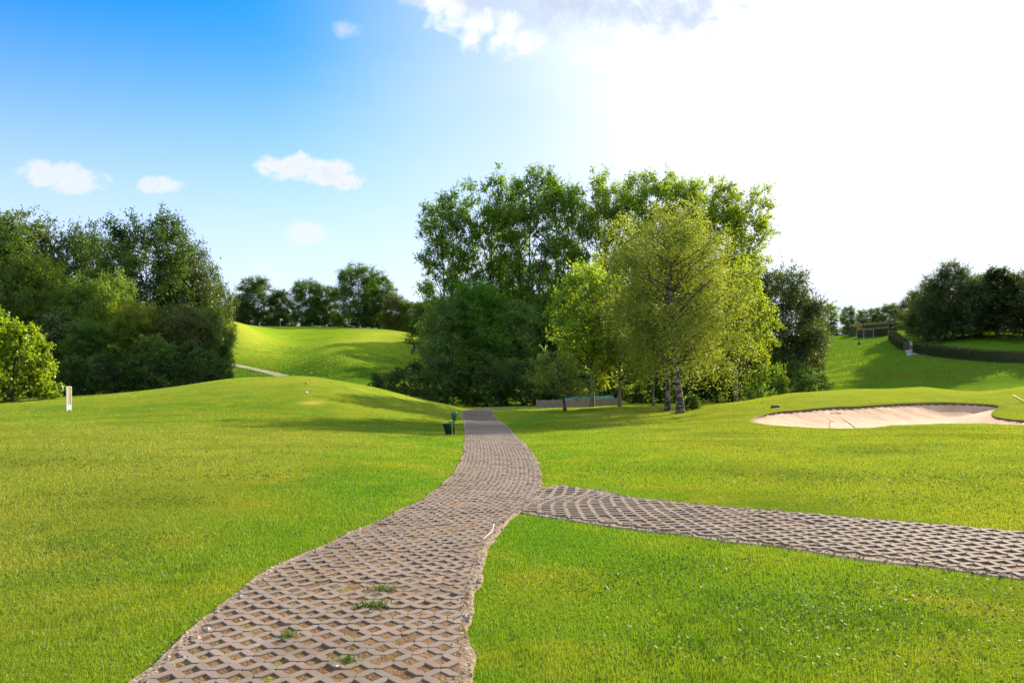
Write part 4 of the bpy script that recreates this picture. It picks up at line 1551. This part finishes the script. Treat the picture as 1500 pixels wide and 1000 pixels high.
m.box((-.10, 0, h0 - .03), (.24, .04, .045), 0, 1, .006)
m.box((-.22, 0, h0 - .09), (.04, .04, .12), 0, 1, .006)
m.build('bracket', M['green_paint'], t)
m = MB()
lathe(m, [(.10, .02), (.135, .03), (.165, .40), (.175, .41), (.175, .44), (.15, .445), (.14, .40), (.13, .2), (0.01, .19)], 20, (-.20, 0, .02), (-.18, 0))
b = m.build('bin', M['bin_green'], t, True)
m = MB()
a = np.linspace(0, 2 * pi, 24)
m.tube(np.stack([-.20 - .18 * .45 + .176 * np.cos(a), .176 * np.sin(a), np.full(24, .465)], -1), .010, 6, False)
m.build('bin_rim', M['steel'], b, True)
m = MB()
m.box((-.06, 0, .01), (.16, .16, .05), .2, .8, .01)
m.build('footing', M['wood'], t)

# tee sign on the left lawn
g = hit(101, 602)
k = g[1] / F
t = empty('tee_sign', (g[0], g[1], hz(*g)), radians(72))
tag(t, 'narrow upright cream tee sign with a white frame on the lawn', 'sign')
hh = 36 * k
m = MB()
m.box((-.125, 0, hh / 2 - .05), (.035, .05, hh + .1), 0, 1, .005)
m.box((.125, 0, hh / 2 - .05), (.035, .05, hh + .1), 0, 1, .005)
m.box((0, 0, hh - .018), (.214, .046, .035), 0, 1, .004)
m.build('frame', M['white_paint'], t)
m = MB()
m.box((0, 0, hh * .62 - .02), (.214, .025, hh * .70), 0, 1, .002)
m.build('panel', M['sign_panel'], t)
m = MB()
m.box((0, 0, hh * .16), (.214, .03, hh * .21), 0, 1, .002)
m.build('number_plate', M['white_paint'], t)
m = MB()
m.box((-.03, -.022, hh * .245), (.12, .006, .012))
m.box((.05, -.022, hh * .285), (.05, .006, .012))
m.build('print', M['dark_metal'], t)

# tee markers and a tiny flag
for (px, py, mm, lab) in ((449, 562.5, 'red_paint', 'small reddish tee marker on the raised tee'), (449, 576.5, 'white_paint', 'small white tee marker nearer the bare patch of the tee')):
    g = hit(px, py)
    m = MB()
    lathe(m, [(.02, -.05), (.035, 0), (.075, .035), (.085, .08), (.06, .125), (.01, .14)], 14)
    o = m.build('tee_marker', M[mm], None, True)
    o.location = (g[0], g[1], hz(*g))
    tag(o, lab, 'tee marker')
x_, y_, z_ = ground_at(410.5, 172)
t = empty('golf_flag', (x_, y_, z_), .6)
tag(t, 'tiny white golf flag on the far green', 'flag')
m = MB()
m.tube([(0, 0, -.1), (0, 0, 2.0)], .025, 6)
m.build('pole', M['white_paint'], t)
m = MB()
fx = np.linspace(0, .55, 8)
for sgn_ in (0,):
    V = np.concatenate([np.stack([fx, .04 * np.sin(fx * 9) + .012, np.full(8, 1.95)], -1), np.stack([fx, .04 * np.sin(fx * 9 + .4) + .012, np.full(8, 1.55)], -1),
                        np.stack([fx, .04 * np.sin(fx * 9) - .012, np.full(8, 1.95)], -1), np.stack([fx, .04 * np.sin(fx * 9 + .4) - .012, np.full(8, 1.55)], -1)])
    i = np.arange(7)
    m.add(V, np.stack([i, i + 1, i + 9, i + 8], -1), np.stack([i + 16, i + 24, i + 25, i + 17], -1), np.stack([i, i + 16, i + 17, i + 1], -1), np.stack([i + 8, i + 9, i + 25, i + 24], -1))
m.build('cloth', M['white_paint'], t)

# bunker rakes
def rake(p0, p1, m_handle, label, lift0, lift1, head=True):
    a3 = np.array([p0[0], p0[1], lift0])
    b3 = np.array([p1[0], p1[1], lift1])
    t = empty('rake', a3)
    tag(t, label, 'rake', 'bunker rakes')
    m = MB()
    m.tube([(0, 0, 0), (b3 - a3) * .5 + np.array([0, 0, .01]), b3 - a3], .017, 8)
    m.build('handle', m_handle, t, True)
    u = (b3 - a3) / np.linalg.norm(b3 - a3)
    s_ = np.cross(u, (0, 0, 1.0))
    s_ /= np.linalg.norm(s_)
    m = MB()
    m.tube([s_ * -.3, s_ * .3], .022, 6)
    for q in np.linspace(-.28, .28, 9):
        m.tube([s_ * q, s_ * q + np.array([0, 0, -.09])], (.010, .005), 5)
    m.build('head', M['dark_wood'], t)


g0 = hit(1223, 600)
g1 = hit(1252, 628)
yb = g0[1] - .6
p0 = np.array([(1224 - CX) * yb / F, yb])
rake(p0, (g1[0], g1[1]), M['dark_wood'], 'dark handled rake lying across the sand of the bunker', hz(*p0) - .14, hz(*g1) + .05)
g0 = hit(1484, 579.5)
g1 = hit(1512, 596)
rake((g1[0], g1[1]), (g0[0], g0[1]), M['pale_wood'], 'pale handled rake lying on the green\'s bank at the right edge', hz(*g1) + .10, hz(*g0) + .05)
for (px, py, hpx, lab) in ((1236.5, 626, 14, 'thin pale stake standing in the bunker beside the rake'), (1203.5, 594, 16, 'thin pale stake on the turf above the bunker')):
    g = hit(px, py)
    kk = g[1] / F
    m = MB()
    m.tube([(0, 0, -.05), (0.01, 0, hpx * kk)], .007, 6)
    m.tube([(0.01, 0, hpx * kk), (.03, 0, hpx * kk + .02)], .007, 6)
    o = m.build('stake', M['pale_wood'], None)
    o.location = (g[0], g[1], hz(*g))
    tag(o, lab, 'stake')
g = hit(1136, 597)
m = MB()
m.box((0, 0, .07), (.55, .22, .16), .3, .85, .02)
o = m.build('drain_box', M['dark_metal'], None)
o.location = (g[0], g[1], hz(*g))
tag(o, 'small dark box on the turf left of the bunker', 'box')

# low plank fence and the shed with a mint green roof behind the small tree
x0, x1, Yf = at(786, 53)[0], at(905, 53)[0], D(53)
t = empty('plank_fence', (x0, Yf, 0))
tag(t, 'low grey plank fence behind the small leaning tree', 'fence')
nseg = 5
for i in range(nseg + 1):
    xx = (x1 - x0) * i / nseg
    zz = hz(x0 + xx, Yf)
    m = MB()
    m.box((xx, .03, zz + .32), (.09, .09, .80), 0, 1, .01)
    m.build('post', M['wood'], t)
m = MB()
for i in range(nseg):
    xx = (x1 - x0) * (i + .5) / nseg
    zz = hz(x0 + xx, Yf)
    for q in range(3):
        m.box((xx, -.04, zz + .13 + q * .21), ((x1 - x0) / nseg - .02, .03, .19), 0, 1, .006)
m.build('planks', M['wood'], t)
xs0, xs1, Ys = at(826, 56)[0], at(902, 56)[0], D(56)
zs_ = hz((xs0 + xs1) / 2, Ys)
zt_ = EYE - (580 - HY) * Ys / F
t = empty('shed', ((xs0 + xs1) / 2, Ys + 1.2, zs_))
tag(t, 'low shed with a pale mint green roof behind the plank fence', 'shed')
Ln = xs1 - xs0
m = MB()
m.box((0, 0, (zt_ - zs_) * .28), (Ln - .2, 2.0, (zt_ - zs_) * .62))
m.build('wall', M['wood'], t)
m = MB()
hw_ = zt_ - zs_
V = np.array([(-Ln / 2, -1.3, hw_ * .55), (Ln / 2, -1.3, hw_ * .55), (Ln / 2 - .1, 0, hw_), (-Ln / 2 + .1, 0, hw_), (-Ln / 2, 1.3, hw_ * .55), (Ln / 2, 1.3, hw_ * .55)])
m.add(np.concatenate([V, V - (0, 0, .06)]), [(0, 1, 2, 3), (3, 2, 5, 4), (7, 6, 9, 8), (8, 9, 10, 11), (0, 6, 7, 1), (4, 5, 11, 10), (0, 3, 9, 6), (3, 4, 10, 9), (1, 7, 8, 2), (2, 8, 11, 5)])
m.build('roof', M['mint_roof'], t)

# goal shaped frame and a dark post on the right fairway
x_, y_, z_ = ground_at(1266, 128)
t = empty('goal_frame', (x_, y_, z_), .2)
tag(t, 'pale goal shaped metal frame in front of the straight hedge', 'frame')
m = MB()
m.tube([(-.1, 0, -.1), (-.1, 0, 2.2)], .035, 6)
m.build('post', M['steel'], t)
m = MB()
m.tube([(1.9, 0, -.1), (1.9, 0, 2.2)], .035, 6)
m.build('post', M['steel'], t)
m = MB()
m.tube([(-.5, 0, 2.235), (2.1, 0, 2.235)], .035, 6)
m.build('crossbar', M['steel'], t)
x_, y_, z_ = ground_at(1258.5, 122)
t = empty('marker_post', (x_, y_, z_))
tag(t, 'small dark marker post on the shaded right fairway', 'post')
m = MB()
m.tube([(0, 0, -.1), (0, 0, 1.0)], (.06, .05), 8)
m.build('post', M['dark_metal'], t)
m = MB()
lathe(m, [(.10, .0), (.17, .05), (.19, .45), (.16, .50), (.02, .52)], 12)
m.build('base', M['dark_metal'], t)

# golfer with a bag, far up the left fairway
x_, y_, z_ = ground_at(606.5, 116)
me = bpy.data.meshes.new('person')
J = [(0, 0, .95), (0, 0, 1.15), (0, 0, 1.40), (0, 0, 1.50), (0, -.01, 1.60), (0, -.01, 1.74),
     (-.18, 0, 1.40), (-.25, -.02, 1.12), (-.20, -.16, .92), (.18, 0, 1.40), (.24, 0, 1.12), (.25, -.06, .86),
     (-.10, 0, .88), (-.12, -.02, .48), (-.13, .02, .07), (-.14, -.13, .03), (.10, 0, .88), (.13, .02, .48), (.15, .05, .07), (.17, -.10, .03)]
E = [(0, 1), (1, 2), (2, 3), (3, 4), (4, 5), (2, 6), (6, 7), (7, 8), (2, 9), (9, 10), (10, 11), (0, 12), (12, 13), (13, 14), (14, 15), (0, 16), (16, 17), (17, 18), (18, 19)]
RD = [.15, .14, .15, .06, .085, .08, .07, .045, .035, .07, .045, .035, .09, .06, .045, .035, .09, .06, .045, .035]
me.from_pydata(J, E, [])
pers = link('person', me, None, [M['dark_cloth']])
md = pers.modifiers.new('skin', 'SKIN')
for i, v in enumerate(me.skin_vertices[0].data):
    v.radius = (RD[i], RD[i] * .8 if i in (0, 1, 2) else RD[i])
    v.use_root = i == 0
pers.modifiers.new('sub', 'SUBSURF').levels = 2
pers.modifiers['sub'].render_levels = 2
pers.location = (x_, y_, z_)
pers.rotation_euler = (0, 0, .5)
tag(pers, 'person in dark clothes standing beside a golf bag on the far fairway', 'person')
m = MB()
lathe(m, [(.02, 1.53), (.10, 1.58), (.105, 1.70), (.08, 1.78), (.01, 1.80)], 14, (0, .012, 0))
m.build('hair', M['hair'], pers, True)
x_, y_, z_ = ground_at(602.6, 115)
t = empty('golf_bag', (x_, y_, z_), .3)
tag(t, 'dark upright golf bag beside the person on the far fairway', 'golf bag')
m = MB()
lathe(m, [(.14, 0), (.15, .02), (.14, .45), (.16, .85), (.165, .90), (.14, .90), (.13, .8)], 16, (0, 0, 0), (.12, 0))
m.build('bag_body', M['navy_cloth'], t, True)
for q in range(4):
    m = MB()
    m.tube([(.09 + .02 * q, .03 * q - .05, .7), (.13 + .03 * q, .04 * q - .06, 1.08 + .03 * q)], .012, 6)
    m.tube([(.10 + .03 * q, .04 * q - .06, 1.09 + .03 * q), (.19 + .03 * q, .04 * q - .06, 1.06 + .03 * q)], .025, 6)
    m.build('club', M['steel'], t)

# a dry twig and weeds on the path
g0, g1 = hit(708, 799), hit(724, 775)
gm = (g0 + g1) / 2 + (0.03, 0)
P = np.array([(q[0], q[1], hz(q[0], q[1]) + .068) for q in (g0, gm, g1)])
m = MB()
m.tube(catmull(P - P[0], 8), (.002, .004, .004, .004, .0035, .003, .003, .002), 6)
o = m.build('twig', M['pale_wood'], None)
o.location = P[0]
tag(o, 'pale dry twig lying at the right edge of the path', 'twig')
for (px, py, rad, nn, lab) in ((545, 893, .045, 150, 'largest green weed growing between the pavers'), (560, 868, .045, 90, 'flatter weed just behind the largest weed in the path'),
                               (420, 938, .03, 60, 'tiny weed sprout between the left pavers'), (508, 975, .03, 50, 'tiny weed sprout nearest the camera in the path')):
    g = hit(px, py)
    r = np.random.default_rng(int(px))
    p = r.normal(0, 1, (nn, 2)) * rad * (1.3, .8)
    P0 = np.column_stack([p, np.full(nn, .03)])
    a = r.random(nn) * 6.28
    L = r.uniform(.02, .05, nn)
    dvec = np.stack([np.cos(a), np.sin(a), r.uniform(.2, 1.2, nn)], -1) * L[:, None]
    sv = np.stack([-np.sin(a), np.cos(a), np.zeros(nn)], -1) * .006
    V = np.stack([P0 - sv, P0 + sv, P0 + dvec], 1).reshape(-1, 3)
    o = link('weed_tuft', np_mesh('weed_tuft', V, np.arange(3 * nn).reshape(-1, 3), False, {'tone': np.repeat(r.random(nn) * .6 + .2, 3)}), None, [M['clover']])
    o.location = (g[0], g[1], hz(*g))
    tag(o, lab, 'weed', 'weeds growing in the path')

# loose gravel along the edges of the paving
r = np.random.default_rng(90)
gp = []
for C, seed_, cnt in ((MAIN, 1, 5200), (SIDE, 2, 1800)):
    sl = r.random(cnt) ** 1.5 * (len(C) - 1)
    i0 = sl.astype(int)
    _, _, nrm_ = strip_edges(C)
    side_ = np.where(r.random(cnt) < .5, -1, 1)
    off_ = C[i0, 2] / 2 * (0.97 + r.normal(0, .045, cnt)) * side_
    p = C[i0, :2] + nrm_[i0] * off_[:, None] + r.normal(0, .05, (cnt, 2))
    gp.append(p)
gp = np.concatenate(gp)
gp = gp[in_poly(gp[:, 0], gp[:, 1], MAIN_POLY) | in_poly(gp[:, 0], gp[:, 1], SIDE_POLY)]
cnt = len(gp)
rad_ = r.gamma(3, .0028, cnt) + .003
oct_ = np.array([(1, 0, 0), (0, 1, 0), (-1, 0, 0), (0, -1, 0), (0, 0, .8), (0, 0, -.8)])
ro = r.random(cnt) * 6.28
sc3 = r.uniform(.6, 1.3, (cnt, 3)) * rad_[:, None]
V = oct_[None] * sc3[:, None] + r.normal(0, .12, (cnt, 6, 3)) * rad_[:, None, None]
X = V[..., 0] * np.cos(ro)[:, None] - V[..., 1] * np.sin(ro)[:, None]
Y_ = V[..., 0] * np.sin(ro)[:, None] + V[..., 1] * np.cos(ro)[:, None]
V = np.stack([X, Y_, V[..., 2]], -1) + np.column_stack([gp, HT(gp[:, 0], gp[:, 1]) + .024])[:, None]
fc = np.array([(0, 1, 4), (1, 2, 4), (2, 3, 4), (3, 0, 4), (1, 0, 5), (2, 1, 5), (3, 2, 5), (0, 3, 5)])
gm_, gt_, go_ = mat('gravel')
principled(gt_, go_, gt_.mix(attr(gt_, 'tone'), (0.10, 0.075, 0.055), (0.34, 0.28, 0.22)), .9, None, .15)
gv_ = link('gravel', np_mesh('gravel', V.reshape(-1, 3), (np.arange(cnt)[:, None, None] * 6 + fc[None]).reshape(-1, 3), False, {'tone': np.repeat(r.random(cnt), 6)}), None, [gm_])
tag(gv_, 'loose gravel along the edges of the paved path', 'gravel', kind='stuff')

# a few dry leaves blown onto the paving
M['dry_leaf'] = plain('dry_leaf', (0.42, 0.32, 0.20), .8, .3, 60)
lv = None
for k_ in range(26):
    i0 = int(r.uniform(42, 150))
    p = MAIN[i0, :2] + strip_edges(MAIN)[2][i0] * r.uniform(-.42, .42) * MAIN[i0, 2]
    if lv is None:
        V = np.array([(-.028, 0, .004), (-.012, .012, .002), (.010, .013, .006), (.030, 0, .010), (.010, -.012, .003), (-.012, -.013, .005), (0, 0, -.003)])
        me_ = np_mesh('dry_leaf', V, np.array([(0, 6, 1), (1, 6, 2), (2, 6, 3), (3, 6, 4), (4, 6, 5), (5, 6, 0)]))
        lv = link('dry_leaf', me_, None, [M['dry_leaf']])
        o = lv
        tag(o, 'tiny pale dry leaf lying on the paved path', 'leaf', 'dry leaves on the path')
    else:
        o = lv.copy()
        COL.objects.link(o)
    o.location = (p[0], p[1], hz(p[0], p[1]) + .042)
    o.rotation_euler = (r.uniform(-.5, .5), r.uniform(-.5, .5), r.uniform(0, 6.28))
    q_ = r.uniform(.5, 1.1)
    o.scale = (q_, q_, q_)
